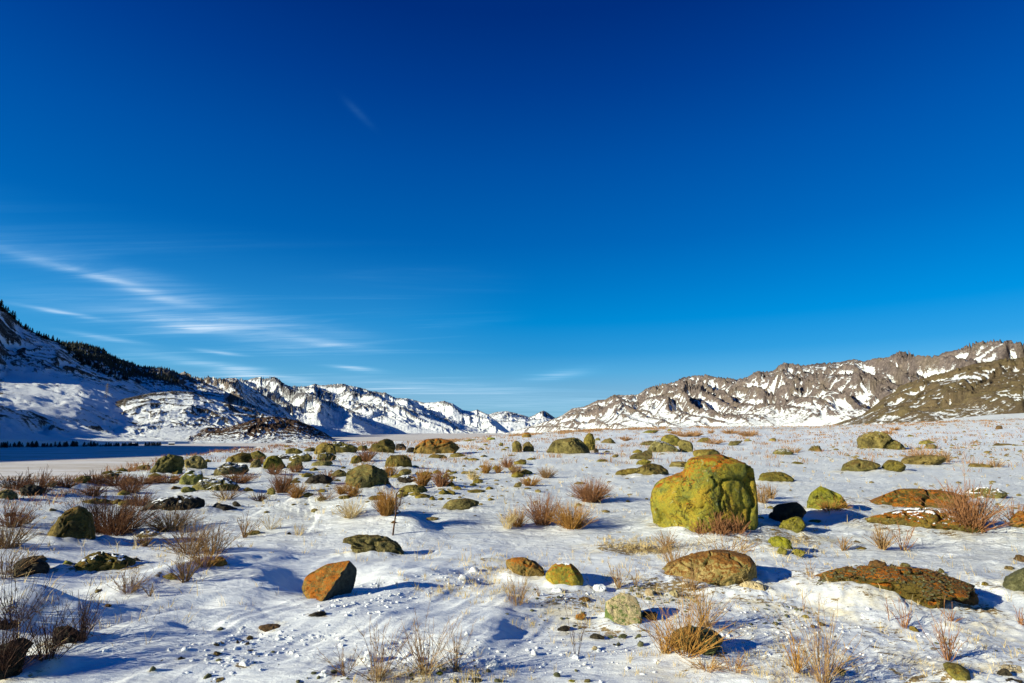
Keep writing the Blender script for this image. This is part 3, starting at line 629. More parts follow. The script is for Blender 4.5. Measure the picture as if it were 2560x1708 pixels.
mountain('snow_bank_hill', [
    (300, [(2180, 1085), (2560, 1085), (80, -0.4, 0)]),
    (380, [(2180, 1080), (2300, 1062), (2560, 1050), (80, 0.3, 0)]),
    (460, [(2180, 1072), (2298, 1059), (2382, 1046), (2479, 1037), (2560, 1033), (50, 2.4, 0), (80, 1, 0)]),
    (700, [(2180, 1090), (2560, 1070), (80, 0, 0)])], m_snow, 'smooth snow covered rise behind the stony field at far right',
    az0=azel(2180, 1000)[0], az1=70, ncol=120, nrow=50, esize=120, eamp=0.6, namp=0.3, jag=0.2, seed=1.1, snowk=0.3, fine=0.1)

# ------------------------------------------------------------------ conifers
m_needle = mat_simple('dark_conifer_needles', (0.010, 0.016, 0.012), (0.03, 0.035, 0.02), 0.8)
m_bark = mat_simple('conifer_bark', (0.04, 0.028, 0.02))
def conifer_meshes(seed, bare=False):
    r = np.random.default_rng(seed); V, F = [], []
    for t in range(9):                                   # drooping whorls of ragged branches
        z = 0.16 + 0.80 * t / 9; R = (0.27 * (1 - z) + 0.03) * r.uniform(.75, 1.2)
        n = 9
        for k in range(n):
            a = 2 * math.pi * (k + r.uniform(-.3, .3)) / n; q = R * r.uniform(.6, 1.25); w = 0.30
            b = len(V)
            V += [(0, 0, z + 0.10), (q * math.cos(a - w), q * math.sin(a - w), z - .02 * r.uniform(.5, 2)), (q * 1.2 * math.cos(a), q * 1.2 * math.sin(a), z - 0.05 * r.uniform(.3, 1.6)), (q * math.cos(a + w), q * math.sin(a + w), z)]
            F += [(b, b + 1, b + 2, b + 3)]
    me = mesh_np('conifer_crown', V, F, m_needle, False)
    V, F = [], []
    for z, R in ((-.05, .022), (0.5, .016), (1.0, .004)):
        for k in range(5): a = 2 * math.pi * k / 5; V.append((R * math.cos(a), R * math.sin(a), z))
    for j in range(2):
        for k in range(5): F.append((j * 5 + k, j * 5 + (k + 1) % 5, j * 5 + 5 + (k + 1) % 5, j * 5 + 5 + k))
    return me, mesh_np('conifer_trunk', V, F, m_bark, False)
CON = [conifer_meshes(s) for s in range(5)]
def conifer(x, y, z, h, label, group, i):
    t = bpy.data.objects.new('conifer', None); col.objects.link(t); t.location = (x, y, z); t.scale = (h * random.uniform(.9, 1.5), h * random.uniform(.9, 1.5), h); t.rotation_euler = (0, 0, random.uniform(0, 6))
    tag(t, label, 'tree', group)
    link('crown', CON[i % 5][0], t); link('trunk', CON[i % 5][1], t)
az_, D_, Z_, X_, Y_, u_ = dA
def on_A(px, py):
    a, e = azel(px, py); c = int(np.argmin(abs(az_ - a)))
    el = np.degrees(np.arctan2(Z_[:, c] - CAMH, D_[:, c])); ok = np.where(el[:int(len(u_) * .9)] >= e)[0]
    k = ok[0] if len(ok) else int(np.argmax(el[:int(len(u_) * .92)]))
    return X_[k, c], Y_[k, c], Z_[k, c]
R = random.Random(5)
line = [(0, 765), (27, 788), (54, 815), (90, 836), (131, 852), (152, 860), (174, 876), (207, 901), (245, 920), (286, 934), (320, 950)]
for i in range(86):
    t = R.random(); px = 320 * t; py = np.interp(px, [p for p, _ in line], [q for _, q in line]) + abs(R.gauss(0, 3)) + 1
    x, y, z = on_A(px, py); conifer(x, y, z - 0.3, R.uniform(8, 16) * (1.2 if px < 60 else 1), 'small dark conifer among those lining the crest of the left snowy mountain', 'conifers along the left mountain crest', i)
for i in range(46):
    px = R.uniform(170, 300); py = np.interp(px, [p for p, _ in line], [q for _, q in line]) + R.uniform(4, 16)
    x, y, z = on_A(px, py); conifer(x, y, z - 0.3, R.uniform(8, 14), 'dark conifer on the shaded slope just below the crest line', 'conifers scattered below the left mountain crest', i)
for i in range(190):
    px = R.choice([R.uniform(0, 250), R.uniform(0, 250), R.uniform(250, 300), R.uniform(305, 345), R.uniform(362, 402)]); d = R.uniform(655, 690)
    a = rad(azel(px, 1105)[0]); conifer(d * math.sin(a), d * math.cos(a), WATER - 0.2, R.uniform(2.2, 6.4) * (1.0 if px < 240 else .7), 'black green conifer in the row along the far river shore at left', 'conifers along the far river shore', i)
# the ridge behind is wooded too densely to count
def forest():
    V, F = [], []
    r = np.random.default_rng(3)
    prof = [(163, 858), (201, 858), (237, 869), (259, 876), (280, 892), (308, 901), (340, 914), (373, 920), (403, 921), (425, 925), (447, 938)]
    for i in range(1500):
        px = r.uniform(150, 450); top = np.interp(px, [p for p, _ in prof], [q for _, q in prof])
        t = r.random() ** 1.4; py = top + t * 34; d = 2300 - 300 * t
        a, e = azel(px, py + 2); a = rad(a); z = CAMH + d * math.tan(rad(e)); x, y = d * math.sin(a), d * math.cos(a)
        h = r.uniform(7, 14); w = h * 0.22; b = len(V)
        for k in range(4): V.append((x + w * math.cos(k * 1.57 + i), y + w * math.sin(k * 1.57 + i), z))
        V.append((x, y, z + h))
        for k in range(4): F.append((b + k, b + (k + 1) % 4, b + 4))
    o = link('ridge_forest', mesh_np('forest', V, F, m_needle, False)); tag(o, kind='stuff', label='dense dark forest covering the ridge behind the left slope')
forest()
# power pylon on the terrace
def beam(V, F, a, b, w):
    a, b = Vector(a), Vector(b); d = (b - a).normalized(); s = d.cross(Vector((0.3, 1, .2))).normalized() * w; t = d.cross(s).normalized() * w; k = len(V)
    for q in (a, b):
        for u, v in ((1, 1), (-1, 1), (-1, -1), (1, -1)): V.append(tuple(q + s * u + t * v))
    for i in range(4): F.append((k + i, k + (i + 1) % 4, k + 4 + (i + 1) % 4, k + 4 + i))
m_steel = mat_simple('weathered_steel', (0.12, 0.10, 0.09))
def pylon(px, py, h, label):
    x, y, z = on_A(px, py); root = bpy.data.objects.new('lattice_pylon', None); col.objects.link(root); root.location = (x, y, z - .5); tag(root, label, 'pylon')
    for sx in (-1, 1):
        for sy in (-1, 1):
            V, F = [], []; beam(V, F, (sx * 2.4, sy * 2.4, 0), (sx * .4, sy * .4, h), .16); link('leg', mesh_np('pylon_leg', V, F, m_steel, False), root)
    V, F = [], []
    for k in range(6):
        z0, z1 = h * k / 6, h * (k + 1) / 6; w0 = 2.4 - 2 * k / 6; w1 = 2.4 - 2 * (k + 1) / 6
        for s in (-1, 1): beam(V, F, (-w0, s * w0, z0), (w1, s * w1, z1), .09); beam(V, F, (s * w0, -w0, z0), (s * w1, w1, z1), .09)
    link('cross_bracing', mesh_np('pylon_bracing', V, F, m_steel, False), root)
    for q in (.8, .93):
        V, F = [], []; beam(V, F, (-4, 0, h * q), (4, 0, h * q), .15); link('crossarm', mesh_np('pylon_crossarm', V, F, m_steel, False), root)
pylon(267, 996, 26, 'steel lattice pylon standing on the snowy terrace')
# two small huts by the far shore
m_hut = mat_simple('hut_wood', (0.05, 0.035, 0.025)); 
def hut(px, d, label):
    a = rad(azel(px, 1100)[0]); root = bpy.data.objects.new('hut', None); col.objects.link(root); root.location = (d * math.sin(a), d * math.cos(a), WATER); root.rotation_euler = (0, 0, .4); tag(root, label, 'hut')
    V, F = [], []; beam(V, F, (-2.6, 0, .8), (2.6, 0, .8), 1.1); F += [(0, 3, 2, 1), (4, 5, 6, 7)]
    link('wall', mesh_np('hut_wall', V, F, m_hut, False), root)
    link('roof', mesh_np('hut_roof', [(-3.0, -1.6, 1.6), (3.0, -1.6, 1.6), (3.0, 0, 2.7), (-3.0, 0, 2.7), (3.0, 1.6, 1.6), (-3.0, 1.6, 1.6)], [(0, 1, 2, 3), (3, 2, 4, 5)], M['N'], False), root)
hut(331, 700, 'tiny dark hut left of the pair on the far shore'); hut(430, 705, 'tiny dark hut at the right end of the shore trees')
# ------------------------------------------------------------------ rocks
_ico = {}
def ico(n):
    if n not in _ico:
        import bmesh
        bm = bmesh.new(); bmesh.ops.create_icosphere(bm, subdivisions=n, radius=1.0)
        V = np.array([v.co[:] for v in bm.verts]); F = np.array([[v.index for v in f.verts] for f in bm.faces]); bm.free()
        V /= np.linalg.norm(V, axis=1)[:, None]; _ico[n] = (V, F)
    return _ico[n]
CROP = {'c1': (0, 1050), 'c2': (640, 1050), 'c3': (1280, 1050), 'c4': (1920, 1050), 'd1': (0, 1378), 'd2': (640, 1378), 'd3': (1280, 1378), 'd4': (1920, 1378)}
def outline(crop, s):
    pts = [tuple(float(v) for v in q.split(',')) for q in s.split()]
    if crop == 'h': return [(1600 + x / 5.6, 1100 + y / 5.6) for x, y in pts]
    ox, oy = CROP[crop]; return [(ox + x / 3.672, oy + y / 3.672) for x, y in pts]
def snow_cap(V, F, N, thr, th, sd, mat=None):
    q = N[:, 2] + 0.13 * fbm3(V * (2.2 / max(0.12, np.ptp(V[:, 0]) / 2)) + sd, 3)
    keep = q > thr; fk = keep[F].all(axis=1)
    if fk.sum() < 12: return None
    Fk = F[fk]; used = np.unique(Fk); mp = -np.ones(len(V), int); mp[used] = np.arange(len(used))
    d = np.clip((q[used] - thr) / 0.25, 0, 1)[:, None]
    Vk = V[used] + np.array([[0, 0, 1.0]]) * th * d + N[used] * (0.15 * th - 0.5 * th * (1 - d) ** 3)
    return mesh_np('snow_cap', Vk, mp[Fk], M['N'])
def normals(V, F):
    n = np.cross(V[F[:, 1]] - V[F[:, 0]], V[F[:, 2]] - V[F[:, 0]]); N = np.zeros_like(V)
    for k in range(3): np.add.at(N, F[:, k], n)
    return N / (np.linalg.norm(N, axis=1)[:, None] + 1e-12)
def rock(crop, s, mat, label, depth=0.8, facets=11, amp=0.075, cap=0.0, name=None, group=None, rag=1.0, snag=0.0, lift=0.0, cat=None, foot=True, chip=1.0, planes=(), broken=None):
    P = np.array(outline(crop, s)); w_px = P[:, 0].max() - P[:, 0].min(); h_px = P[:, 1].max() - P[:, 1].min()
    cx = (P[:, 0].max() + P[:, 0].min()) / 2; by = P[:, 1].max() - 0.04 * h_px
    gx, gy, gz = hit(cx, by); dist = math.hypot(gx, gy); th = math.atan2(gx, gy)
    width = w_px * dist / FPX; dep = width * depth * 0.5
    dep = min(dep, 1.3 * width, max(0.4 * width, 1.2 * h_px * dist / FPX))
    dc = dist + 0.72 * dep
    fw = np.array([math.sin(th), math.cos(th)]); rt = np.array([math.cos(th), -math.sin(th)])
    Q = []
    for x, y in P:                                         # the traced outline stands at the rock's own distance
        d = ray(x, y); t = dc / (d[0] * fw[0] + d[1] * fw[1]); Q.append(((d[0] * t) * rt[0] + (d[1] * t) * rt[1], CAMH + d[2] * t))
    Q = np.array(Q); zg = float(ground_z(np.array([fw[0] * dc]), np.array([fw[1] * dc]))[0])
    bot = Q[:, 1] < Q[:, 1].min() + 0.22 * np.ptp(Q[:, 1]); Q[bot, 1] -= 0.40 * np.ptp(Q[:, 1]) + lift
    c = np.array([Q[:, 0].mean(), 0.5 * (Q[:, 1].max() + Q[:, 1].min())])
    n = 6 if w_px > 200 else 5 if w_px > 70 else 4 if w_px > 26 else 3
    U, F = ico(n)
    sd = (abs(hash_s(label + s)) % 9973) * 0.013
    ang = np.linspace(-np.pi, np.pi, 361)
    D = Q - c; R = np.zeros(361)
    for i, a in enumerate(ang):                            # ray against the outline polygon
        u = np.array([math.cos(a), math.sin(a)]); best = 0
        for k in range(len(D)):
            p, q = D[k], D[(k + 1) % len(D)]; e = q - p; den = u[0] * e[1] - u[1] * e[0]
            if abs(den) < 1e-12: continue
            t = (p[0] * e[1] - p[1] * e[0]) / den; v = (p[0] * u[1] - p[1] * u[0]) / den
            if t > 0 and -1e-6 <= v <= 1 + 1e-6: best = max(best, t)
        R[i] = best
    bad = R <= 0; R[bad] = R[~bad].mean() if (~bad).any() else 0.1
    ks = 3 if w_px > 70 else 5; ker = np.hanning(ks + 2)[1:-1]; ker /= ker.sum()
    R2 = np.convolve(np.concatenate([R[-ks - 1:-1], R, R[1:ks + 1]]), ker, mode='same')[ks:-ks]; R = R2
    a = np.arctan2(U[:, 2], U[:, 0]); rho = np.sqrt(U[:, 0] ** 2 + U[:, 2] ** 2)
    Ra = np.interp(a, ang, R); pr = rho ** 0.72
    x = np.cos(a) * Ra * pr; z = np.sin(a) * Ra * pr; y = np.sign(U[:, 1]) * np.abs(U[:, 1]) ** 0.85 * dep
    V = np.stack([x, y, z], 1)
    sc_ = np.array([width / 2, dep, np.ptp(Q[:, 1]) / 2]); r_ = np.random.default_rng(int(sd * 1000))
    q = V / sc_
    for _ in range(facets):                                # worn flat faces
        m = r_.normal(size=3); m[1] = -abs(m[1]) * 1.5 - .75 if r_.random() < .75 else abs(m[1]) + .8; m /= np.linalg.norm(m)
        if m[2] < -0.5: m[2] *= -1
        o = r_.uniform(0.55, 0.86); dd = q @ m; q = q - np.clip(dd - o, 0, None)[:, None] * m * 0.96
    bm_ = np.zeros(len(q), bool)
    for k_, (*m, o) in enumerate(planes):
        m = np.array(m, float); m /= np.linalg.norm(m); dd = q @ m; bm_ |= (dd > o) & (k_ == 0); q = q - np.clip(dd - o, 0, None)[:, None] * m * 0.97
    V = q * sc_
    L = 0.5 * (width + np.ptp(Q[:, 1])) / 2
    N = normals(V, F); p = V / L
    disp = amp * 1.0 * fbm3(p * 1.9 + sd, 6, .60) * rag
    cr = np.abs(n3(p * 1.7 + sd + 50 + 0.3 * np.stack([n3(p * 3 + 9), n3(p * 3 + 19), n3(p * 3 + 29)], 1)))
    disp -= amp * 2.2 * np.exp(-(cr / 0.045) ** 2)
    cr2 = np.abs(n3(p * np.array([3.6, 3.6, 2.0]) + sd + 80)); disp -= amp * 0.7 * np.exp(-(cr2 / 0.05) ** 2)
    if n >= 5: disp += amp * 0.22 * (ridge2(p[:, 0] * 5 + sd + p[:, 1] * 3, p[:, 2] * 5, 3) - .9) * rag
    if snag: disp += snag * np.floor(6 * n3(p * 1.3 + sd) + 3 * p[:, 2]) * 0.02
    V = V + N * (disp * L)[:, None]
    qq = V / sc_                                           # chipped edges
    for _ in range(34 if n >= 5 else 16):
        m = r_.normal(size=3); m /= np.linalg.norm(m); dd = qq @ m; o = np.quantile(dd, 1 - r_.uniform(0.004, 0.035)); qq = qq - np.clip(dd - o, 0, None)[:, None] * m * 0.9 * chip
    V = qq * sc_
    for ax, lo, hi in ((0, (Q[:, 0] - c[0]).min(), (Q[:, 0] - c[0]).max()), (2, (Q[:, 1] - c[1]).min(), (Q[:, 1] - c[1]).max())):
        a0, a1 = V[:, ax].min(), V[:, ax].max(); V[:, ax] = lo + (V[:, ax] - a0) * (hi - lo) / (a1 - a0)     # keep the measured width and height
    px0 = fw * dc + rt * c[0]; org = np.array([px0[0], px0[1], zg])
    W3 = np.zeros_like(V)
    W3[:, 0] = V[:, 0] * rt[0] + V[:, 1] * fw[0]; W3[:, 1] = V[:, 0] * rt[1] + V[:, 1] * fw[1]; W3[:, 2] = V[:, 2] + c[1] - zg
    if np.linalg.det(np.array([[rt[0], rt[1], 0], [fw[0], fw[1], 0], [0, 0, 1]])) < 0: F = F[:, ::-1]
    if foot: FOOT.append((org[0], org[1], width / 2 * 1.02, dep * 1.02, th, float(Q[:, 1].max() - zg)))
    me = mesh_np('rock', W3, F, M[mat] if isinstance(mat, str) else mat, True, {'sz': np.full(len(W3), float(np.clip(L / 0.8, 0.12, 4.0)))})
    if broken:
        me.materials.append(M[broken]); me.polygons.foreach_set('material_index', bm_[F].all(axis=1).astype(np.int32))
    if name is None: name = 'boulder' if w_px > 85 else 'rock' if w_px > 22 else 'stone'
    if cat is None: cat = name.replace('_', ' ')
    o = link(name, me, None, org); tag(o, label, cat, group)
    if cap:
        N3 = normals(W3, F); cm = snow_cap(W3, F, N3, 1.0 - cap, 0.035 * L + 0.004, sd)
        if cm: link('snow_cap', cm, o)
    return o
def hash_s(s):
    h = 7
    for ch in s: h = (h * 31 + ord(ch)) % 1000003
    return h
G1 = 'boulders and rocks strewn over the snowfield'
ROCKS = [
 ('h', '440,1360 380,1310 260,1170 210,1030 155,820 165,720 230,600 340,540 560,450 610,420 640,320 700,250 760,225 900,200 1130,205 1270,260 1430,320 1560,400 1620,530 1650,640 1660,860 1620,1080 1570,1200 1450,1310 1200,1390 900,1410 600,1430', 'G', 'great round green and orange lichened boulder dominating the right of the snowfield', dict(depth=0.9, facets=0, amp=0.04, rag=.7, chip=.7, planes=((0.66, -0.74, 0.10, 0.74), (-0.35, -0.92, 0.0, 0.82), (0.1, -0.85, -0.5, .80)))),
 ('c1', '385,1105 470,1020 530,930 600,830 640,800 720,805 790,850 840,880 860,960 890,1060 860,1090 760,1120 640,1140 540,1145 450,1130', 'O', 'mossy peaked boulder at left front with a brown shrub on its right', dict(amp=.07)),
 ('c1', '1365,525 1390,460 1440,390 1500,335 1580,315 1665,312 1685,380 1690,450 1660,500 1560,495 1450,520', 'O', 'large slanted green boulder with dark overhang at the river bank', dict(planes=((0.8, -0.6, -0.1, 0.35),))),
 ('c1', '1690,420 1700,360 1750,335 1815,320 1860,350 1900,400 1905,445 1800,470 1720,465', 'Od', 'cracked mossy boulder just right of the slanted bank boulder', {}),
 ('c1', '1635,615 1665,520 1700,470 1860,470 1865,520 1840,580 1760,600', 'L', 'flat topped boulder in front of the bank boulder with snow on its top', dict(cap=.25)),
 ('c1', '1760,595 1870,560 1960,540 2080,550 2160,590 2215,660 2000,665 1850,660', 'Od', 'long low boulder powdered with snow beside the flat topped boulder', dict(cap=.2)),
 ('c1', '1660,650 1700,620 1760,610 1810,665 1740,685', 'L', 'small yellow green rock at the foot of the flat topped boulder', {}),
 ('c1', '1960,480 2000,420 2060,390 2150,400 2280,400 2290,460 2100,500 2000,520', 'Od', 'wide mossy boulder with brown grass along its foot near the bank', dict(cap=.15)),
 ('c1', '2070,385 2150,320 2230,295 2300,310 2330,360 2290,410 2160,390', 'O', 'rounded dark green boulder stacked behind the wide mossy one', {}),
 ('c2', '-50,300 20,280 70,300 95,340 60,370 -20,360', 'O', 'rounded boulder with dark right side next to the reddish bush', {}),
 ('c2', '-60,440 -40,390 10,360 40,375 55,430 0,450', 'O', 'small rock half hidden by the reddish bush at the bank', {}),
 ('c1', '1265,455 1350,410 1385,420 1380,460 1300,470', 'O', 'small rock touching the left side of the slanted bank boulder', {}),
 ('c1', '930,545 980,500 1050,485 1100,500 1060,530 1000,545', 'Od', 'low rock topped with snow between bank bushes at left', {}),
 ('c1', '635,595 700,545 770,512 840,525 830,550 750,590', 'O', 'low wedge shaped green rock on the bank edge at left', {}),
 ('c1', '400,625 440,600 500,560 535,575 520,600 470,625', 'O', 'small dark rock on the bank edge left of the wedge rock', {}),
 ('c1', '1280,850 1340,770 1500,720 1600,695 1750,700 1860,735 1880,780 1700,830 1560,855 1350,850', 'D', 'broad flat dark rock with snow lying in its ledges', dict(amp=.08, cap=.12)),
 ('c1', '1940,830 1950,760 2060,780 2180,815 2150,845 2000,840', 'D', 'low dark rock right of the broad flat dark rock', dict(amp=.07)),
 ('c1', '2130,770 2160,745 2220,785 2200,805', 'D', 'tiny dark rock above the low dark rock', {}),
 ('c1', '-30,730 -20,650 60,640 130,650 170,690 160,735 60,745', 'O', 'mossy rock cut by the left edge beneath bare bushes', {}),
 ('c1', '200,690 180,620 260,590 350,610 400,640 360,700 250,715', 'D', 'dark rock buried under bare bushes near the left edge', {}),
 ('c1', '15,890 60,855 130,850 140,870 60,888', 'D', 'flat dark rock on the snow near the left edge', {}),
 ('c1', '450,835 460,812 520,825 500,838', 'O', 'tiny rock behind the peaked mossy boulder', {}),
 ('c1', '2220,670 2230,640 2270,620 2330,650 2280,672', 'O', 'small round rock right of the snow powdered long boulder', {}),
 ('c1', '1250,1075 1290,1040 1370,1010 1470,1040 1480,1070 1380,1085', 'Od', 'low flat rock half covered by snow right of the big brown shrub', dict(cap=.2)),
 ('c1', '1255,1140 1300,1105 1345,1125 1300,1140', 'O', 'little rock poking out below the low flat snowy rock', {}),
 ('c1', '2230,1060 2290,1030 2350,1015 2400,1040 2330,1070', 'O', 'low mossy rock among thin dry stalks at left centre', {}),
 ('c1', '1560,640 1600,605 1660,620 1640,640', 'B', 'small brown rock left of the yellow green foot rock', {}),
 ('c2', '60,465 60,400 100,350 140,325 200,340 280,380 285,440 240,465 120,470', 'L', 'bright yellow green boulder at the left of the central rock pile', dict(amp=.07)),
 ('c2', '270,450 300,390 360,360 420,390 435,440 400,465 300,468', 'O', 'smooth olive boulder leaning on the bright yellow green one', {}),
 ('c2', '300,350 400,310 480,305 520,340 500,375 440,395 340,370', 'Od', 'snow dusted slab behind the smooth olive boulder', dict(cap=.3)),
 ('c2', '180,345 200,322 300,315 380,322 360,350 260,362', 'D', 'layered slab striped with snow on top of the rock pile', dict(cap=.35)),
 ('c2', '430,292 460,268 500,255 545,252 540,290', 'O', 'small rounded boulder at the left foot of the tallest bank outcrop', {}),
 ('c2', '530,300 550,240 620,205 700,220 730,260 740,310 690,330 620,325', 'O', 'domed green outcrop crowning the central bank', {}),
 ('c2', '690,240 700,205 790,198 860,215 930,250 935,285 860,312 740,310', 'Od', 'long snow topped outcrop running right from the domed outcrop', dict(cap=.35)),
 ('c2', '560,345 600,300 680,300 740,330 690,385 600,375', 'Od', 'snow mottled rock below the domed outcrop', dict(cap=.2)),
 ('c2', '500,430 540,395 620,372 700,380 705,410 620,425', 'O', 'low green rock in the snow below the snow mottled rock', {}),
 ('c2', '270,300 330,255 380,270 430,295 380,315', 'O', 'pointed rock against the river at left of the outcrop', {}),
 ('c2', '865,400 870,340 910,325 960,350 980,390 940,408', 'O', 'squarish green rock left of the red brown bush', dict(cap=.1)),
 ('c2', '1030,290 1040,230 1100,190 1190,172 1250,185 1280,240 1265,290 1150,310', 'O', 'large mossy boulder on the skyline above the red brown bush', dict(amp=.07)),
 ('c2', '1275,265 1290,220 1340,217 1380,250 1370,280 1300,275', 'D', 'dark rock with snow on top between the two skyline boulders', dict(cap=.2)),
 ('c2', '1375,300 1400,255 1450,250 1465,290 1430,300', 'D', 'small black rock tucked against the orange streaked boulder', {}),
 ('c2', '920,270 950,235 1010,230 1030,270 980,285', 'Od', 'small snow mottled rock left of the large skyline boulder', {}),
 ('c2', '1440,320 1450,270 1490,210 1560,170 1640,168 1720,190 1800,220 1870,275 1780,305 1600,322', 'R', 'orange streaked layered boulder on the skyline right of the mossy one', dict(amp=.09, snag=1.)),
 ('c2', '1570,345 1620,315 1750,325 1755,350 1650,352', 'O', 'low flat rock in front of the orange streaked boulder', {}),
 ('c2', '1780,335 1860,300 1930,330 1860,345', 'O', 'low pointed rock right below the orange streaked boulder', {}),
 ('c2', '1180,440 1200,370 1260,330 1330,320 1400,345 1440,400 1440,425 1330,450 1250,455', 'O', 'rounded boulder with dark clefts behind the central big boulder', dict(amp=.08)),
 ('c2', '820,600 830,500 860,430 920,405 1030,420 1110,450 1200,520 1260,575 1230,605 1100,645 980,665 880,645', 'O', 'biggest mossy boulder left of centre with a dark cleft', dict(amp=.07, facets=7, planes=((0.85, -0.5, 0.2, 0.5),))),
 ('c2', '1045,655 1100,590 1140,560 1200,600 1230,635 1120,648', 'L', 'triangular block leaning on the front of the biggest mossy boulder', {}),
 ('c2', '690,500 760,455 820,470 830,520 760,537', 'O', 'small boulder touching the left of the biggest mossy boulder', {}),
 ('c2', '440,600 520,530 590,500 700,550 690,572 560,592', 'D', 'dark sloping rock with a shrub growing on its back', {}),
 ('c2', '1295,545 1320,520 1420,510 1480,540 1460,582 1370,582', 'D', 'dark snow rimmed rock right of the biggest mossy boulder', dict(cap=.25)),
 ('c2', '1310,645 1370,600 1470,595 1580,620 1560,655 1500,680 1350,678', 'O', 'flat crumbly green rock below the dark snow rimmed one', dict(amp=.08)),
 ('c2', '1290,510 1330,450 1420,450 1430,485 1350,508', 'O', 'small rounded rock between the clefted boulder and dry bushes', {}),
 ('c2', '90,690 110,640 150,620 180,650 180,692 130,700', 'O', 'egg shaped green rock left of the tall red brown bushes', {}),
 ('c2', '430,692 470,665 530,680 540,710 480,708', 'O', 'dark little rock right of the tall red brown bushes', {}),
 ('c2', '545,750 590,700 630,710 645,735', 'O', 'leaning green wedge of rock in the snow left of centre', {}),
 ('c2', '755,715 770,695 850,690 880,725 820,733', 'O', 'small orange flecked rock below the biggest mossy boulder', {}),
 ('c2', '1010,745 1080,705 1180,690 1200,720 1080,742', 'O', 'smooth low rock behind the golden round shrub', {}),
 ('c2', '1705,845 1715,780 1780,740 1900,715 1990,725 2050,750 1990,805 1880,838 1760,850', 'O', 'lone flat mossy boulder in open snow at the centre', dict(amp=.07)),
 ('c2', '1870,495 1920,470 1980,475 2000,492', 'O', 'low rock with a tuft in front north of the lone flat boulder', {}),
 ('c2', '795,1110 830,1065 920,1055 1060,1075 1180,1090 1290,1140 1365,1205 1390,1240 1300,1225 1220,1205 1130,1150 1050,1112 960,1118 870,1137', 'O', 'long thin curved slab emerging from the smooth snow drift', dict(amp=.06, depth=.35)),
 ('c2', '1230,950 1260,925 1290,940 1260,953', 'B', 'tiny brown rock right of the hooked stalk', {}),
 ('c2', '285,1045 310,1030 335,1050 310,1056', 'D', 'tiny dark stone in the shaded hollow of the drift', {}),
 ('c2', '2110,185 2130,158 2190,165 2195,182', 'L', 'bright green boulder on the skyline left of the right hand range', {}),
 ('c2', '2225,237 2240,205 2270,213 2265,240', 'O', 'small round rock below the skyline grass at the centre', {}),
 ('c2', '1895,195 1940,178 2050,180 2040,195', 'L', 'flat green rock in the red skyline grass at the centre', {}),
 ('c3', '0,300 0,215 50,192 85,215 92,300', 'O', 'left half of the split boulder at the centre', {}),
 ('c3', '98,300 100,215 150,198 200,258 205,295', 'O', 'right half of the split boulder at the centre', {}),
 ('c3', '315,235 340,190 440,160 560,165 640,200 700,240 720,300 600,320 380,327 330,290', 'O', 'wide rough dark green boulder left of the hill crest', dict(amp=.07)),
 ('c3', '655,170 680,125 720,120 750,160 765,200 765,290 700,275 665,210', 'O', 'upright knobbly boulder at the right end of the wide rough one', dict(amp=.08)),
 ('c3', '750,300 760,260 795,265 790,302', 'D', 'small brown rock at the foot of the upright knobbly boulder', {}),
 ('c3', '90,165 100,120 150,115 180,145 160,163', 'R', 'orange and green rock on the skyline above the split boulder', {}),
 ('c3', '815,212 860,180 910,165 960,205 900,216', 'O', 'low peaked rock right of the upright knobbly boulder', {}),
 ('c3', '760,190 775,165 810,175 815,192', 'O', 'small rock close behind the upright knobbly boulder', {}),
 ('c3', '1155,235 1200,210 1290,190 1320,205 1270,227', 'O', 'low flat rock left of the large cluster behind the great boulder', {}),
 ('c3', '1365,205 1400,150 1470,130 1530,160 1550,190 1500,245 1430,230', 'O', 'rear boulder of the cluster behind the great boulder', dict(amp=.06)),
 ('c3', '1240,285 1290,220 1340,185 1400,215 1480,250 1550,285 1540,302 1300,306', 'Od', 'front left sloping boulder of the cluster behind the great boulder', dict(amp=.06)),
 ('c3', '1520,225 1580,180 1630,200 1665,270 1640,297 1560,302', 'O', 'front right round boulder of the cluster behind the great boulder', {}),
 ('c3', '1075,370 1100,330 1180,310 1240,280 1290,320 1280,347 1160,357', 'O', 'double humped rock left of and below the cluster', {}),
 ('c3', '1095,300 1150,270 1200,290 1180,306', 'O', 'small low rock just above the double humped rock', {}),
 ('c3', '1140,420 1170,370 1220,360 1280,375 1250,408', 'O', 'low rounded rock below the double humped rock', {}),
 ('c3', '915,525 980,475 1070,440 1140,440 1180,460 1080,492 980,512', 'O', 'left long leaning rock of the wedge pair in open snow', dict(amp=.06)),
 ('c3', '1065,525 1150,480 1260,420 1360,402 1420,445 1440,500 1300,512 1180,522', 'O', 'right larger wedge rock of the pair in open snow', dict(amp=.06)),
 ('c3', '765,387 800,360 870,360 880,377 820,384', 'O', 'small flat rock in open snow below the wide rough boulder', {}),
 ('c3', '900,347 940,315 980,325 950,347', 'O', 'small peaked rock in open snow left of the double humped one', {}),
 ('c3', '830,300 870,280 905,297 870,302', 'Od', 'tiny snow topped rock right of the knobbly boulder foot', {}),
 ('c3', '1435,440 1480,400 1560,400 1620,380 1600,425 1500,442', 'O', 'low rocks touching the shoulder of the great boulder', {}),
 ('c3', '30,397 90,360 130,370 110,397', 'O', 'small rock below the split boulder beside dry grass', {}),
 ('c3', '0,627 40,580 90,570 80,605 30,627', 'O', 'rock half hidden by a tawny bush at the centre', {}),
 ('c3', '570,587 600,568 670,568 660,587', 'O', 'flat rock behind the round rusty bush', {}),
 ('c3', '1660,330 1665,285 1740,268 1860,268 1910,305 1900,330 1760,345', 'O', 'green boulder standing just behind the top of the great boulder', {}),
 ('c4', '-90,560 -60,500 0,473 100,480 200,520 245,570 180,582 0,567', 'O', 'long mossy boulder right behind the great boulder', dict(amp=.05)),
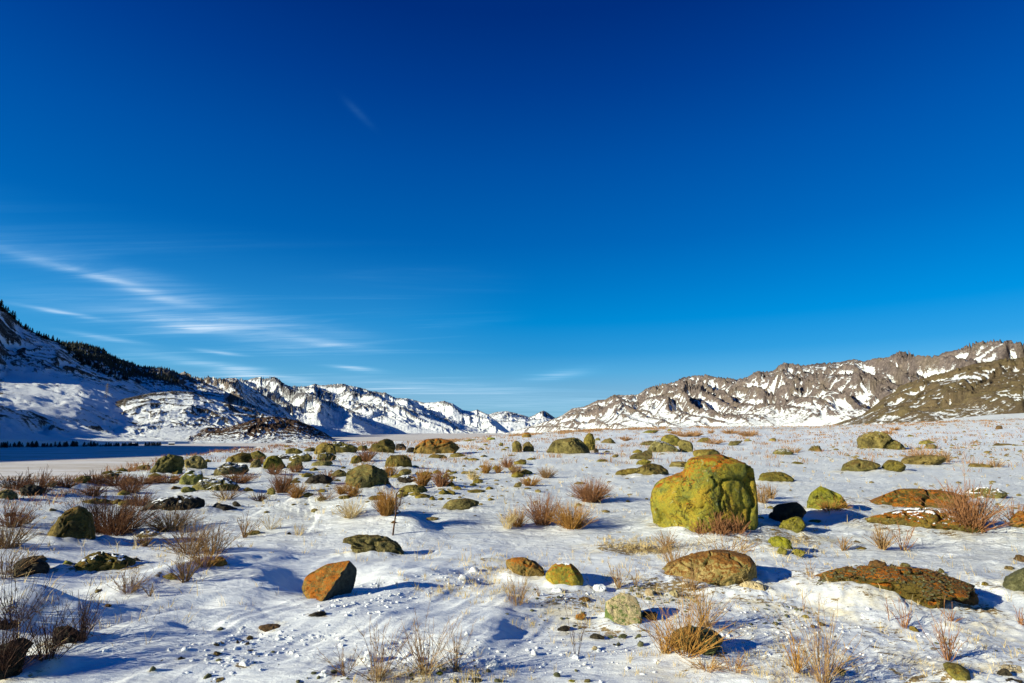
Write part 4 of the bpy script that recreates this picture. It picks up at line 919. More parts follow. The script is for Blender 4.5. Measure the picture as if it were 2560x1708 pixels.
 ('c3', '1680,203 1740,165 1790,160 1830,190 1760,207', 'O', 'low rock with reddish grass right of the rear cluster', {}),
 ('c3', '1980,237 2010,200 2120,192 2060,227', 'O', 'flat wedge rock above the great boulder toward the skyline', {}),
 ('c3', '2125,197 2160,170 2215,197', 'O', 'small peaked rock right of the flat wedge rock', {}),
 ('c4', '0,190 20,175 60,165 80,187 50,195', 'O', 'small rock above the pair of snowfield rocks at right', {}),
 ('c3', '1345,317 1380,305 1415,317', 'O', 'tiny low rock below the cluster', {}),
 ('c3', '1165,117 1250,95 1350,93 1340,112 1200,122', 'L', 'low bright green rocks near the skyline left of the reddish grass', {}),
 ('c3', '1420,97 1440,82 1470,90 1450,103', 'O', 'tiny round rock close to the skyline', {}),
 ('c4', '15,322 60,285 150,262 240,310 150,320', 'Od', 'low rock with snow in its hollow right above the great boulder', {}),
 ('c4', '350,292 420,232 440,250 470,240 500,282 440,287', 'Od', 'twin peaked rock with snow between its points', {}),
 ('c4', '815,245 820,180 900,130 990,100 1080,120 1140,165 1060,220 1020,272 920,267 830,267', 'O', 'big split boulder at far right with a snow patch on its shoulder', dict(cap=.12)),
 ('c4', '1010,272 1030,215 1100,170 1180,180 1230,225 1290,272 1150,277', 'O', 'smooth right hand half of the big split boulder at far right', {}),
 ('c4', '1380,222 1400,195 1470,185 1540,212 1440,222', 'O', 'low green rock upper of the two right of the split boulder', {}),
 ('c4', '1415,270 1450,228 1510,222 1560,260 1480,268', 'O', 'rounded green rock lower of the two right of the split boulder', {}),
 ('c4', '2085,86 2095,60 2120,50 2150,60 2158,82', 'B', 'single round brown boulder on the far snow at the right edge', {}),
 ('c4', '2055,236 2100,212 2240,220 2240,234 2120,237', 'O', 'thin flat rock low in the snow near the right edge', {}),
 ('c4', '655,487 670,420 730,380 820,357 900,365 980,395 1040,430 1000,452 900,457 800,472 730,490', 'O', 'broad mossy boulder with a low skirt at right', dict(amp=.06)),
 ('c4', '1010,492 1050,420 1110,365 1180,380 1270,430 1200,472 1190,492', 'O', 'pyramid shaped mossy rock beside the broad mossy boulder', dict(amp=.06)),
 ('c4', '1215,392 1250,340 1320,340 1450,340 1560,320 1640,387 1560,397 1330,420 1250,422', 'O', 'long mossy rock with dry grass growing on its top', dict(amp=.06)),
 ('c4', '1820,437 1850,400 1950,400 2060,415 2070,442 1900,442', 'O', 'low loaf of rock near the right edge with a thin tuft', {}),
 ('c4', '180,407 250,382 330,395 260,404', 'O', 'thin flat rock in the open snow right of the great boulder', {}),
 ('c4', '350,840 370,760 410,660 450,610 550,608 620,635 700,710 735,820 745,855 550,865 400,872', 'L', 'upright orange and green rock with dry grass at its foot', dict(amp=.05)),
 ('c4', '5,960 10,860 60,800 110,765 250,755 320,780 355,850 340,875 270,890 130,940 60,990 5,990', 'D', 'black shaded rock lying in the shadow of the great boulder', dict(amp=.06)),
 ('c4', '70,1010 140,940 240,890 300,900 345,940 300,980 200,1030 100,1055', 'L', 'ochre spotted rock in front of the black shaded rock', dict(amp=.07)),
 ('c4', '-60,1060 0,1000 60,1000 100,1050 0,1072', 'O', 'mossy rock low beside the foot of the great boulder', {}),
 ('c4', '865,760 900,700 1000,650 1150,625 1400,645 1620,660 1750,715 1860,790 1870,850 1600,830 1400,820 1150,835 1000,850 900,845', 'K', 'long upper slab with orange and pale green lichen patches', dict(amp=.06, depth=.7)),
 ('c4', '900,915 930,870 1100,855 1400,835 1600,830 1720,850 1900,890 2000,950 1990,985 1700,1040 1580,1045 1400,990 1150,945 1000,930', 'K', 'long lower slab under a ledge of snow below the lichened slab', dict(amp=.06, depth=.7, cap=.10)),
 ('c4', '1770,722 1830,660 1930,615 2050,630 2200,690 2080,722 1920,732', 'Od', 'low boulder crossed by a band of snow behind the dark red bush', dict(cap=.2)),
 ('c4', '2215,960 2230,880 2270,845 2350,840 2500,870 2500,1030 2260,1052', 'R', 'rusty boulder cut by the right edge of the picture', {}),
 ('c4', '0,1150 60,1090 150,1075 220,1130 235,1180 190,1200 120,1150 60,1160', 'L', 'crumbling ochre rock right below the great boulder', dict(amp=.09)),
 ('d4', '60,22 100,-40 180,0 150,42', 'L', 'small ochre rock left of two below the crumbling rock', {}),
 ('d4', '200,22 250,-20 345,10 260,52', 'L', 'small ochre rock right of two below the crumbling rock', {}),
 ('c4', '765,1122 800,1105 850,1123 810,1131', 'B', 'flat brown stone in the snow in front of the long slabs', {}),
 ('c4', '765,1187 850,1168 910,1180 850,1197', 'O', 'flat green stone nearer than the brown one before the slabs', {}),
 ('c4', '1460,1097 1490,1078 1530,1085 1500,1102', 'B', 'little brown stone below the right end of the lower slab', {}),
 ('c4', '365,937 400,918 490,920 430,950', 'O', 'flat dark green stone between ochre rock and upright rock', {}),
 ('c4', '1265,157 1300,135 1340,150 1310,158', 'O', 'tiny green stone right of the top of the split boulder', {}),
 ('c4', '1880,207 1910,195 1950,207', 'O', 'tiny flat stone far right left of the thin flat rock', {}),
 ('c4', '1975,294 2000,285 2060,285 2000,302', 'O', 'tiny flat stone below the thin flat rock at right', {}),
 ('c4', '2095,808 2150,790 2190,815 2140,820', 'O', 'small stone behind the dark red bush near the right edge', {}),
 ('c4', '1320,265 1380,250 1410,262 1360,270', 'O', 'low stone left of the rounded green rock at far right', {}),
 ('c4', '600,275 620,262 650,272 625,280', 'O', 'tiny yellow green stone left of the big split boulder', {}),
 # nearest band
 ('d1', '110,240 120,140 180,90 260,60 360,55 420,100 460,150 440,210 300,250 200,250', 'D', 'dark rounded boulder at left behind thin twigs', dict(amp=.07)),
 ('d1', '250,65 300,42 380,42 460,85 400,100', 'B', 'brown slab edge behind the dark rounded boulder at left', {}),
 ('d1', '570,130 600,85 670,110 680,140 600,167', 'L', 'small bright yellow green rock between two dark boulders', {}),
 ('d1', '680,170 720,90 850,30 950,12 1080,30 1180,60 1250,80 1240,140 1180,190 1050,215 940,228 880,192', 'O', 'green brown boulder with snow on its back at left front', dict(amp=.07, cap=.1)),
 ('d1', '1205,120 1210,75 1250,60 1290,90 1270,125', 'D', 'dark stone at the right end of the green brown boulder', {}),
 ('d1', '1950,152 1960,90 2010,50 2060,70 2090,110 2080,162', 'R', 'small rusty dome shaped rock right of the tan grass clump', {}),
 ('d1', '1460,272 1500,225 1580,200 1640,230 1600,267', 'O', 'flat flaky stone on the slope at left', {}),
 ('d1', '845,387 890,350 940,350 900,382', 'O', 'small stone in the lit snow below the green brown boulder', {}),
 ('d1', '945,517 970,490 1030,490 990,517', 'B', 'small brown stone casting a short shadow on the lit drift', {}),
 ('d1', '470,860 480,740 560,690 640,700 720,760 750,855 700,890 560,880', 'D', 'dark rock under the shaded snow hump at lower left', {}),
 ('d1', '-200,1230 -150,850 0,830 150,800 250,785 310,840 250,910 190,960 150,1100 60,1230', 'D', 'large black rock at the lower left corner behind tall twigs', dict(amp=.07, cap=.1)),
 ('d1', '-60,722 0,640 130,618 190,650 170,712 60,727', 'D', 'flat dark rock above the corner rock at the left edge', {}),
 ('d1', '265,582 310,545 380,540 340,567', 'O', 'small green stone on the crest of the snow hump', {}),
 ('d1', '1930,865 1970,838 2010,845 2035,882 1990,880', 'D', 'small dark stone in the cluster at the left foreground, with a snow cap', dict(cap=.2)),
 ('d1', '2260,800 2290,775 2325,790 2310,822 2275,815', 'B', 'brown stone at the right end of the foreground stone cluster', {}),
 ('d1', '2165,850 2175,815 2195,830 2190,852', 'D', 'upright little dark stone in the foreground cluster', {}),
 ('d1', '2205,835 2225,815 2248,822 2235,838', 'D', 'tiny dark stone between two others in the foreground cluster', {}),
 ('d1', '2240,860 2280,833 2292,850 2270,864', 'D', 'tiny flat dark stone below the brown one in the cluster', {}),
 ('d1', '1630,992 1660,965 1705,985 1680,1002', 'D', 'dark stone left of the foreground cluster', {}),
 ('d1', '1930,968 1970,925 2030,935 1980,970', 'B', 'flat brown stone below the snow capped dark stone', {}),
 ('d1', '1370,1097 1400,1055 1432,1080 1400,1107', 'P', 'grey speckled stone in the shaded foreground snow', {}),
 ('d1', '1465,1010 1490,997 1515,1003 1490,1016', 'D', 'tiny dark stone left of the dark foreground stone', {}),
 ('d1', '1865,1167 1900,1125 1945,1135 1900,1177', 'P', 'grey green stone near the bottom edge at left', {}),
 ('d1', '1950,1212 1990,1170 2060,1160 2000,1203', 'O', 'thin green stone at the bottom edge right of the grey green one', {}),
 ('d1', '2270,912 2290,903 2335,903 2295,922', 'D', 'flat dark stone right below the foreground cluster', {}),
 ('d2', '415,345 425,290 480,220 570,160 680,115 800,105 900,98 930,140 930,200 905,270 900,340 860,372 750,425 690,465 600,418 500,382', 'R', 'split orange topped rock with a dark grey broken face in a snow hollow', dict(depth=.9, facets=3, amp=.035, foot=False, broken='X', planes=((0.80, -0.60, -0.05, 0.22), (-0.45, -0.5, 0.75, 0.42)))),
 ('d2', '450,617 490,575 560,555 645,548 650,587 560,607', 'D', 'flat dark green stone below the split orange rock', {}),
 ('d2', '20,712 60,685 180,680 245,690 245,722 190,742 150,717', 'B', 'long brown stone left of the flat dark green stone', {}),
 ('d2', '1960,1212 2010,1165 2080,1180 2060,1218', 'D', 'dark stone at the bottom edge right of the fan shaped shrub', {}),
 ('d2', '2165,1212 2200,1175 2260,1180 2270,1213', 'P', 'grey stone at the bottom edge near the centre', {}),
 ('d2', '1645,1132 1660,1105 1720,1120 1700,1147', 'L', 'mossy stone at the root of the fan shaped shrub', {}),
 ('d3', '-60,200 -10,90 60,58 150,88 230,130 310,170 300,252 170,264 130,215 40,180', 'R', 'rusty curved rock left of the green egg shaped one', dict(amp=.06)),
 ('d3', '305,245 320,160 370,115 450,110 540,120 600,170 650,240 668,310 640,345 560,337 430,295 330,262', 'G', 'smooth green egg shaped rock with a rim of snow behind', dict(amp=.025, facets=1, cap=.1)),
 ('d3', '1320,235 1400,150 1540,90 1700,45 1820,10 1960,8 2100,55 2200,80 2245,130 2245,200 2200,270 2050,310 1900,368 1750,353 1600,333 1450,303 1340,272', 'T', 'large tan and rust boulder with twigs in front', dict(amp=.06, facets=8, planes=((0.5, -0.8, -0.25, 0.55),))),
 ('d3', '2060,352 2100,300 2200,270 2280,290 2340,350 2350,405 2200,385', 'W', 'pale veined rock under the right end of the tan boulder', {}),
 ('d3', '845,560 860,490 930,430 1050,415 1160,450 1180,520 1200,620 1165,702 1050,718 910,748 870,682', 'C', 'cream topped flat rock with dark green side', dict(amp=.03, facets=3, depth=1.3, planes=((0.1, -0.70, 0.70, 0.30), (-0.6, -0.75, 0.0, 0.55)))),
 ('d3', '1165,622 1200,580 1290,555 1340,580 1300,632 1230,662', 'B', 'brown oval stone beside the cream topped rock', {}),
 ('d3', '1455,830 1465,770 1500,735 1600,710 1720,715 1830,730 1900,790 1950,862 1860,885 1810,900 1790,962 1720,952 1620,905 1500,892', 'S', 'dark green striped rock behind the dense twig shrub', dict(amp=.02, facets=1)),
 ('d3', '575,645 580,590 620,572 690,590 640,622', 'R', 'small orange stone left of the cream topped rock', {}),
 ('d3', '410,748 420,710 500,685 540,690 480,747', 'D', 'small dark green stone left of and below the orange stone', {}),
 ('d3', '705,802 720,765 850,765 780,817', 'D', 'flat dark stone below the cream topped rock', {}),
 ('d3', '580,452 640,430 720,425 700,447 620,464', 'B', 'flat brown stone above the orange stone', {}),
 ('d3', '1215,412 1220,360 1255,342 1290,345 1305,402 1260,420', 'W', 'pale pebbled stone left of the tan boulder foot', {}),
 ('d3', '1140,420 1150,400 1190,400 1195,430 1160,432', 'W', 'small pale stone left of the pale pebbled stone', {}),
 ('d3', '1225,440 1235,422 1275,425 1270,450 1240,452', 'P', 'small grey green stone below the pale pebbled stone', {}),
 ('d3', '1440,412 1450,355 1500,358 1545,420 1480,432', 'W', 'white striped stone below the tan boulder', {}),
 ('d3', '1145,867 1170,825 1210,840 1200,882 1160,882', 'P', 'round olive pebble in open snow left of the striped rock', dict(facets=0, chip=0.0)),
 ('d3', '730,905 750,868 785,885 750,917', 'W', 'small pale green stone below the flat dark stone', {}),
 ('d3', '875,795 885,780 920,768 942,800 900,808', 'P', 'small green stone right of the flat dark stone', {}),
 ('d3', '960,802 1000,775 1040,760 1062,780 1000,810', 'P', 'thin green stone tip below the cream topped rock', {}),
 ('d3', '1130,792 1150,772 1180,762 1190,782 1150,800', 'P', 'flat green stone between cream topped and striped rocks', {}),
 ('d3', '1175,748 1190,715 1225,720 1220,750', 'P', 'rounded green stone right of the cream topped rock', {}),
 ('d3', '375,1137 400,1115 445,1130 430,1162', 'P', 'green stone near the bottom edge left of centre right', {}),
 ('d3', '510,1200 530,1180 590,1190 580,1210', 'L', 'green stone at the bottom edge left of the long one', {}),
 ('d3', '630,1205 680,1177 720,1178 690,1212', 'O', 'long green stone at the bottom edge beside a grass stalk', {}),
 ('d3', '1922,352 1945,333 1972,353 1945,382', 'W', 'left small pale pebble under the tan boulder', dict(facets=0, chip=0.0)),
 ('d3', '1975,352 2000,318 2017,343 1997,377', 'W', 'middle white pebble under the tan boulder', dict(facets=0, chip=0.0)),
 ('d3', '2195,412 2220,385 2242,398 2225,420', 'W', 'right pale pebble below the pale veined rock', dict(facets=0, chip=0.0)),
 ('d3', '2120,352 2150,330 2180,345 2150,368', 'W', 'pale pebble lying on the pale veined rock', dict(facets=0, chip=0.0)),
 ('d3', '920,862 932,848 950,856 935,867', 'D', 'tiny dark pebble in open snow below the cream topped rock', dict(facets=0, chip=0.0)),
 ('d4', '290,365 400,270 520,190 640,150 800,135 1000,120 1200,125 1400,150 1560,190 1700,250 1880,320 1940,400 1900,450 1750,420 1500,380 1400,350 1250,315 1100,300 850,295 700,310 600,360 430,385', 'K', 'broad rusty rock ledge heaped with gravel and stones', dict(amp=.06, depth=.55)),
 ('d4', '1400,480 1420,360 1560,330 1760,340 1930,390 1910,470 1750,505 1640,455 1500,500', 'B', 'lower brown end of the gravel covered ledge', dict(amp=.06, depth=.6)),
 ('d4', '2135,345 2200,270 2350,180 2500,150 2600,300 2560,430 2350,435 2200,405', 'P', 'rounded tan green boulder cut by the right edge', dict(amp=.04)),
 ('d4', '1605,1045 1640,1028 1760,1050 1850,1110 1862,1165 1760,1172 1660,1112', 'O', 'smooth oval olive stone near the lower right', dict(facets=0, chip=0.0, amp=.015, rag=.5)),
 ('d4', '605,1092 650,1065 722,1087 685,1132 630,1142', 'P', 'dark marbled stone right of the tall twig shrub', {}),
 ('d4', '1895,657 1960,663 2042,700 1990,712', 'B', 'flat brown stone with a raised end at right foreground', {}),
 ('d4', '2010,652 2050,628 2087,652 2050,672', 'B', 'small reddish brown stone at right foreground', {}),
 ('d4', '2130,640 2150,626 2180,632 2160,648', 'B', 'tiny brown stone right of the reddish brown one', {}),
 ('d4', '1295,705 1310,690 1350,700 1395,745 1350,752', 'O', 'green stone at the root of a sprig at right foreground', {}),
 ('d4', '2100,1155 2110,1110 2150,1085 2240,1095 2200,1152', 'D', 'dark green stone near the lower right corner', {}),
 ('d4', '2115,1065 2150,1045 2200,1045 2350,1085 2400,1130 2250,1132 2170,1087', 'W', 'yellowish flat slab at the lower right corner', {}),
 ('d4', '1945,335 1980,283 2060,340 2085,370 2000,355', 'O', 'pointed green stone between ledge and tan green boulder', {}),
 ('d4', '2230,92 2290,50 2400,40 2400,102 2280,102', 'B', 'dark brown rock cut by the right edge above the round boulder', {}),
 ('d4', '2140,162 2180,135 2260,145 2200,177', 'O', 'flat olive rock near the right edge', {}),
 ('d4', '2165,1213 2200,1185 2300,1185 2345,1213', 'D', 'dark stone at the bottom edge in the right corner', {}),
 ('d4', '360,692 400,675 435,685 400,702', 'B', 'small flat brown stone left of the purple brown one', dict(facets=0, chip=0.0)),
 ('d4', '450,662 480,650 527,675 490,682', 'B', 'small purple brown stone in open snow at right', dict(facets=0, chip=0.0)),
 ('d4', '303,602 340,580 382,600 340,622', 'O', 'small green stone beside crumbs of dry soil', {}),
 ('d4', '595,790 605,778 625,780 612,792', 'B', 'tiny brown stone in open snow at right', dict(facets=0, chip=0.0)),
 ('d4', '918,125 930,90 1000,82 1090,110 1070,152 980,157', 'B', 'largest rounded brown cobble on top of the gravel ledge', dict(facets=1, lift=0)),
 ('d4', '1205,155 1230,102 1310,130 1290,157', 'O', 'triangular olive cobble on top of the gravel ledge', {}),
 ('d4', '1095,152 1130,118 1190,150 1150,160', 'D', 'dark cobble between two larger ones on the ledge', {}),
 ('d4', '1555,185 1580,155 1622,190 1590,212', 'O', 'olive cobble at the right shoulder of the gravel ledge', {}),
 ('d4', '1375,472 1400,445 1440,460 1430,502 1390,502', 'P', 'round grey green cobble at the lower edge of the ledge', dict(facets=0, chip=0.0)),
 ('d4', '590,215 610,195 640,205 625,220', 'P', 'pale green cobble at the left end of the gravel ledge', {}),
 ('d4', '925,205 940,175 980,185 970,215', 'D', 'dark cobble below the largest cobble on the ledge', {}),
 ('d4', '1255,245 1265,220 1285,225 1282,250', 'P', 'small upright cobble on the middle of the ledge', {}),
 ('d4', '1515,270 1530,248 1560,255 1550,275', 'L', 'yellow green cobble on the right part of the ledge', {}),
]
on_ledge = None
for row in ROCKS:
    rock(row[0], row[1], row[2], row[3], **row[4])
# cut face, collar of frost and rubble
def snow_block(crop, s, label, **k): rock(crop, s, 'N', label, name='snow_clod', cat='snow clod', group='broken clods of snow', amp=k.get('amp', .06), facets=8, depth=.8)
for crop, s, label in [
 ('d2', '300,942 320,912 360,915 375,940 340,948', 'small white snow clod at lower left of centre'),
 ('d2', '590,1142 600,1105 650,1085 690,1120 680,1160 620,1165', 'snow clod near the bottom left of the twig shrubs'),
 ('d2', '960,1045 1000,950 1040,915 1085,950 1072,990 1010,1045', 'upright snow clod between the stems of the left twig shrub'),
 ('d2', '2080,1062 2120,1000 2200,992 2235,1050 2165,1095', 'largest snow clod right of the fan shaped shrub'),
 ('d2', '1950,190 1980,150 2030,145 2045,175 1990,200', 'snow clod below the rippled sand patch'),
 ('d2', '1855,255 1880,212 1930,225 1935,255 1890,265', 'snow clod left of and below the other by the sand patch'),
 ('d2', '1370,1000 1480,960 1500,985 1420,1010', 'flat snow plate behind the fan shaped shrub'),
 ('d2', '1915,770 1925,738 1950,745 1945,775', 'tiny snow clod right of the fan shaped shrub'),
 ('d3', '175,950 180,905 200,910 240,950 210,962', 'pointed snow clod at the lower left of the bare patch'),
 ('d3', '545,985 570,950 605,950 615,985 575,998', 'snow clod in open snow below the dark stones'),
 ('d3', '350,385 390,345 440,340 470,365 410,385', 'snow clod in front of the green egg shaped rock'),
 ('d3', '715,370 760,320 840,310 870,345 780,378', 'block of drifted snow right of the green egg shaped rock'),
 ('d3', '650,1050 655,1025 675,1020 680,1045', 'tiny snow clod below the pointed one'),
 ('d1', '1660,915 1665,885 1720,885 1725,910 1690,920', 'flat snow clod above the shaded foreground stones'),
 ('d1', '2180,1055 2230,1010 2300,1000 2330,1030 2240,1065', 'broad snow clod at the right of the left foreground'),
 ('d4', '890,545 900,515 935,520 930,552', 'round snow clod in the lit snow below the gravel ledge'),
 ('d4', '165,790 190,770 205,785 185,800', 'small snow clod left of the tall twig shrub at right')]:
    snow_block(crop, s, label)
build_ground()
# gravel and stones too many to count
def pebbles(name, label, spots, mat, seed):
    r = np.random.default_rng(seed); U, F = ico(1); Vs, Fs = [], []; k = 0
    for x, y, z, s in spots:
        q = U * np.array([s * r.uniform(.7, 1.4), s * r.uniform(.7, 1.4), s * r.uniform(.4, .8)]) * (1 + .25 * r.normal(size=(len(U), 1)) * .5)
        a = r.uniform(0, 6.3); c_, s_ = math.cos(a), math.sin(a)
        Vs.append(np.stack([q[:, 0] * c_ - q[:, 1] * s_ + x, q[:, 0] * s_ + q[:, 1] * c_ + y, q[:, 2] + z], 1)); Fs.append(F + k); k += len(U)
    VV = np.concatenate(Vs); o = link(name, mesh_np(name, VV, np.concatenate(Fs), mat, False, {'sz': np.full(len(VV), 0.2)})); tag(o, label, kind='stuff')
bpy.context.view_layer.update(); dg = bpy.context.evaluated_depsgraph_get()
def drop(px, py):
    d = Vector(ray(px, py)).normalized(); ok, loc, nrm, i, ob, mx = sc.ray_cast(dg, Vector((0, 0, CAMH)), d)
    return loc if ok else None
r = np.random.default_rng(8); sp = []
poly = np.array(outline('d4', '400,290 520,200 640,155 900,120 1200,115 1400,150 1600,190 1720,250 1900,330 1950,400 1900,440 1700,380 1500,480 1420,450 1400,340 1250,300 1100,280 850,275 640,270 450,320'))
def inside(x, y, P):
    c = False; j = len(P) - 1
    for i in range(len(P)):
        if (P[i][1] > y) != (P[j][1] > y) and x < (P[j][0] - P[i][0]) * (y - P[i][1]) / (P[j][1] - P[i][1]) + P[i][0]: c = not c
        j = i
    return c
while len(sp) < 1100:
    x, y = r.uniform(poly[:, 0].min(), poly[:, 0].max()), r.uniform(poly[:, 1].min(), poly[:, 1].max())
    if not inside(x, y, poly): continue
    L_ = drop(x, y)
    if L_ is not None and L_.length < 9: sp.append((L_.x, L_.y, L_.z + .001, 0.004 + 0.017 * r.random() ** 3))
pebbles('gravel_heap', 'brown gravel and chips heaped on the rock ledge', sp[:560], M['B'], 4)
pebbles('green_gravel', 'grey green chips mixed in the gravel of the ledge', sp[560:], M['P'], 5)
sp = []
for cx, cy, rx, ry, n in [(1640, 1490, 45, 22, 130), (1600, 1478, 60, 14, 90), (1850, 1482, 70, 16, 160), (1720, 1470, 60, 10, 60), (1960, 1545, 40, 20, 60), (1480, 1560, 80, 40, 60), (1170, 1690, 160, 20, 40), (810, 1700, 90, 20, 24), (2440, 1560, 80, 50, 30), (600, 1640, 60, 30, 12), (1400, 1500, 60, 40, 50), (1700, 1490, 40, 30, 60)]:
    for _ in range(n):
        sp.append((cx + r.normal() * rx, cy + r.normal() * ry, 0.004 + 0.018 * r.random() ** 3))
H_ = hits([q[:2] for q in sp]); sp = [(a[0], a[1], a[2] + .001, q[2]) for a, q in zip(H_, sp)]
pebbles('scattered_gravel', 'small loose stones and chips on the snow round the foreground rocks', sp, M['P'], 6)
pp = [(r.uniform(2050, 2700), 1060 + 90 * r.random() ** 1.3) for _ in range(520)] + [(r.uniform(650, 2560), r.uniform(1105, 1300)) for _ in range(260)]
H_ = hits(pp)
sp = [(a[0], a[1], a[2], ((0.06 + .13 * r.random() ** 3) * (0.4 + math.hypot(a[0], a[1]) / 120)) if i < 520 else 0.03 + .07 * r.random() ** 3) for i, a in enumerate(H_)]
pebbles('field_stones', 'small dark stones sprinkled over the distant snowfield', sp, M['O'], 7)

pp = [(r.uniform(200, 1330), 1112 + 150 * r.random() ** 1.2) for _ in range(1300)]
H_ = hits(pp); dn = fbm2(H_[:, 0] * .22 + 2, H_[:, 1] * .22, 3); sp = []
for a, q in zip(H_, dn):
    if q > r.uniform(-.1, .5): sp.append((a[0], a[1], a[2], (0.03 + .16 * r.random() ** 3) * (1 + math.hypot(a[0], a[1]) / 60)))
pebbles('bank_rubble', 'small mossy rubble between the boulders along the river bank', sp, M['O'], 9)

r = np.random.default_rng(44); sp = []
for cx, cy, rx, ry, n in [(900, 1500, 60, 22, 150), (1000, 1480, 50, 12, 90), (700, 1600, 110, 24, 130), (1150, 1445, 60, 14, 80), (560, 1640, 90, 25, 90), (1050, 1640, 80, 30, 90), (1480, 1640, 140, 30, 120), (1980, 1580, 160, 50, 140), (2350, 1560, 120, 50, 80), (1420, 1470, 60, 20, 70), (1220, 1660, 50, 25, 50)]:
    for _ in range(n): sp.append((cx + r.normal() * rx, min(1712, cy + r.normal() * ry), 0.004 + 0.016 * r.random() ** 3))
H_ = hits([q[:2] for q in sp]); sp = [(a[0], a[1], a[2] + .001, q[2]) for a, q in zip(H_, sp) if math.hypot(a[0], a[1]) > 2.5]
pebbles('snow_crumbs', 'small broken crumbs of snow crust on the foreground drifts', sp, M['N'], 12)
# ------------------------------------------------------------------ shrubs and grass
TW = {'red': mat_simple('red_brown_twig', (0.15, 0.06, 0.025), (0.36, 0.17, 0.065), 30), 'tan': mat_simple('tan_twig', (0.16, 0.08, 0.03), (0.42, 0.26, 0.10), 30),
      'gold': mat_simple('golden_twig', (0.22, 0.09, 0.015), (0.50, 0.27, 0.06), 30), 'dark': mat_simple('dark_twig', (0.035, 0.018, 0.012), (0.13, 0.06, 0.03), 30),
      'rust': mat_simple('rusty_grass', (0.24, 0.11, 0.04), (0.46, 0.27, 0.12), 3), 'straw': mat_simple('straw_grass', (0.42, 0.30, 0.10), (0.72, 0.56, 0.28), 6)}
def tube(P, R, k=3):
    """one thin tapering stem through the points"""
    P = np.asarray(P); n = len(P); T_ = np.gradient(P, axis=0); T_ /= np.linalg.norm(T_, axis=1)[:, None] + 1e-9
    a = np.cross(T_, [0.3, 0.7, 0.15]); a /= np.linalg.norm(a, axis=1)[:, None] + 1e-9; b = np.cross(T_, a)
    V = np.concatenate([P + (a * math.cos(2 * math.pi * j / k) + b * math.sin(2 * math.pi * j / k)) * np.asarray(R)[:, None] for j in range(k)])
    F = [(j * n + i, ((j + 1) % k) * n + i, ((j + 1) % k) * n + i + 1, j * n + i + 1) for j in range(k) for i in range(n - 1)]
    return V, np.array(F)
def stem_geo(r, H, W, rad_, style, base_r):
    ang = r.uniform(0, 2 * math.pi)
    t = np.linspace(0, 1, 7)[:, None]
    if style == 'fan': lean = r.beta(1.1, 1.1); hh = H * r.uniform(.4, 1.05) * (1 - 0.3 * lean); ww = 1.2 * W * lean * r.uniform(.5, 1.1)
    elif style == 'dense': lean = r.beta(1.3, 1.0); hh = H * r.uniform(.45, 1.0) * math.sqrt(max(0.1, 1 - 0.75 * lean ** 2)); ww = W * lean
    else: lean = r.random(); hh = H * r.uniform(.3, 1.0); ww = W * lean * .6
    b0 = base_r * math.sqrt(r.random()); d = np.array([math.cos(ang), math.sin(ang), 0.0]); sw = np.array([-d[1], d[0], 0]) * r.normal() * 0.10 * hh
    cv = r.uniform(.7, 1.5)
    P = d * b0 + d * ww * t ** cv + np.array([0, 0, 1.0]) * (hh * t ** (1.0 if r.random() < .7 else .8)) + sw * t ** 2 + np.cumsum(r.normal(size=(7, 3)), axis=0) * 0.030 * hh * t - np.array([0, 0, .02 * H])
    if r.random() < .18: P[:, 2] -= (0.25 * hh * t ** 3)[:, 0]
    Vs, Fs = [], []; V, F = tube(P, rad_ * (1 - .5 * t[:, 0])); Vs.append(V); Fs.append(F); k = len(V)
    nb = r.integers(3, 8) if style != 'grass' else 0
    for _ in range(nb):
        s = r.uniform(.3, .9); p0 = P[0] + (P[-1] - P[0]) * 0; i = int(s * 6); p0 = P[i]; L_ = hh * r.uniform(.12, .32) * (1.2 - s)
        q = np.array([r.normal(), r.normal(), abs(r.normal()) + 1.1]); q /= np.linalg.norm(q)
        Q = p0 + q * L_ * np.linspace(0, 1, 3)[:, None] + np.array([[0, 0, 0], [0, 0, .03 * L_], [0, 0, .12 * L_]])
        V, F = tube(Q, rad_ * .55 * np.array([1, .9, .6])); Vs.append(V); Fs.append(F + k); k += len(V)
    return np.concatenate(Vs), np.concatenate(Fs)
def shrub_mesh(seed, H, W, n, rad_, style, mat, base_r):
    r = np.random.default_rng(seed); Vs, Fs = [], []; k = 0
    for _ in range(int(n * 1.35)):
        V, F = stem_geo(r, H, W, rad_, style, base_r); Vs.append(V); Fs.append(F + k); k += len(V)
    return mesh_np('twigs', np.concatenate(Vs), np.concatenate(Fs), TW[mat], True)
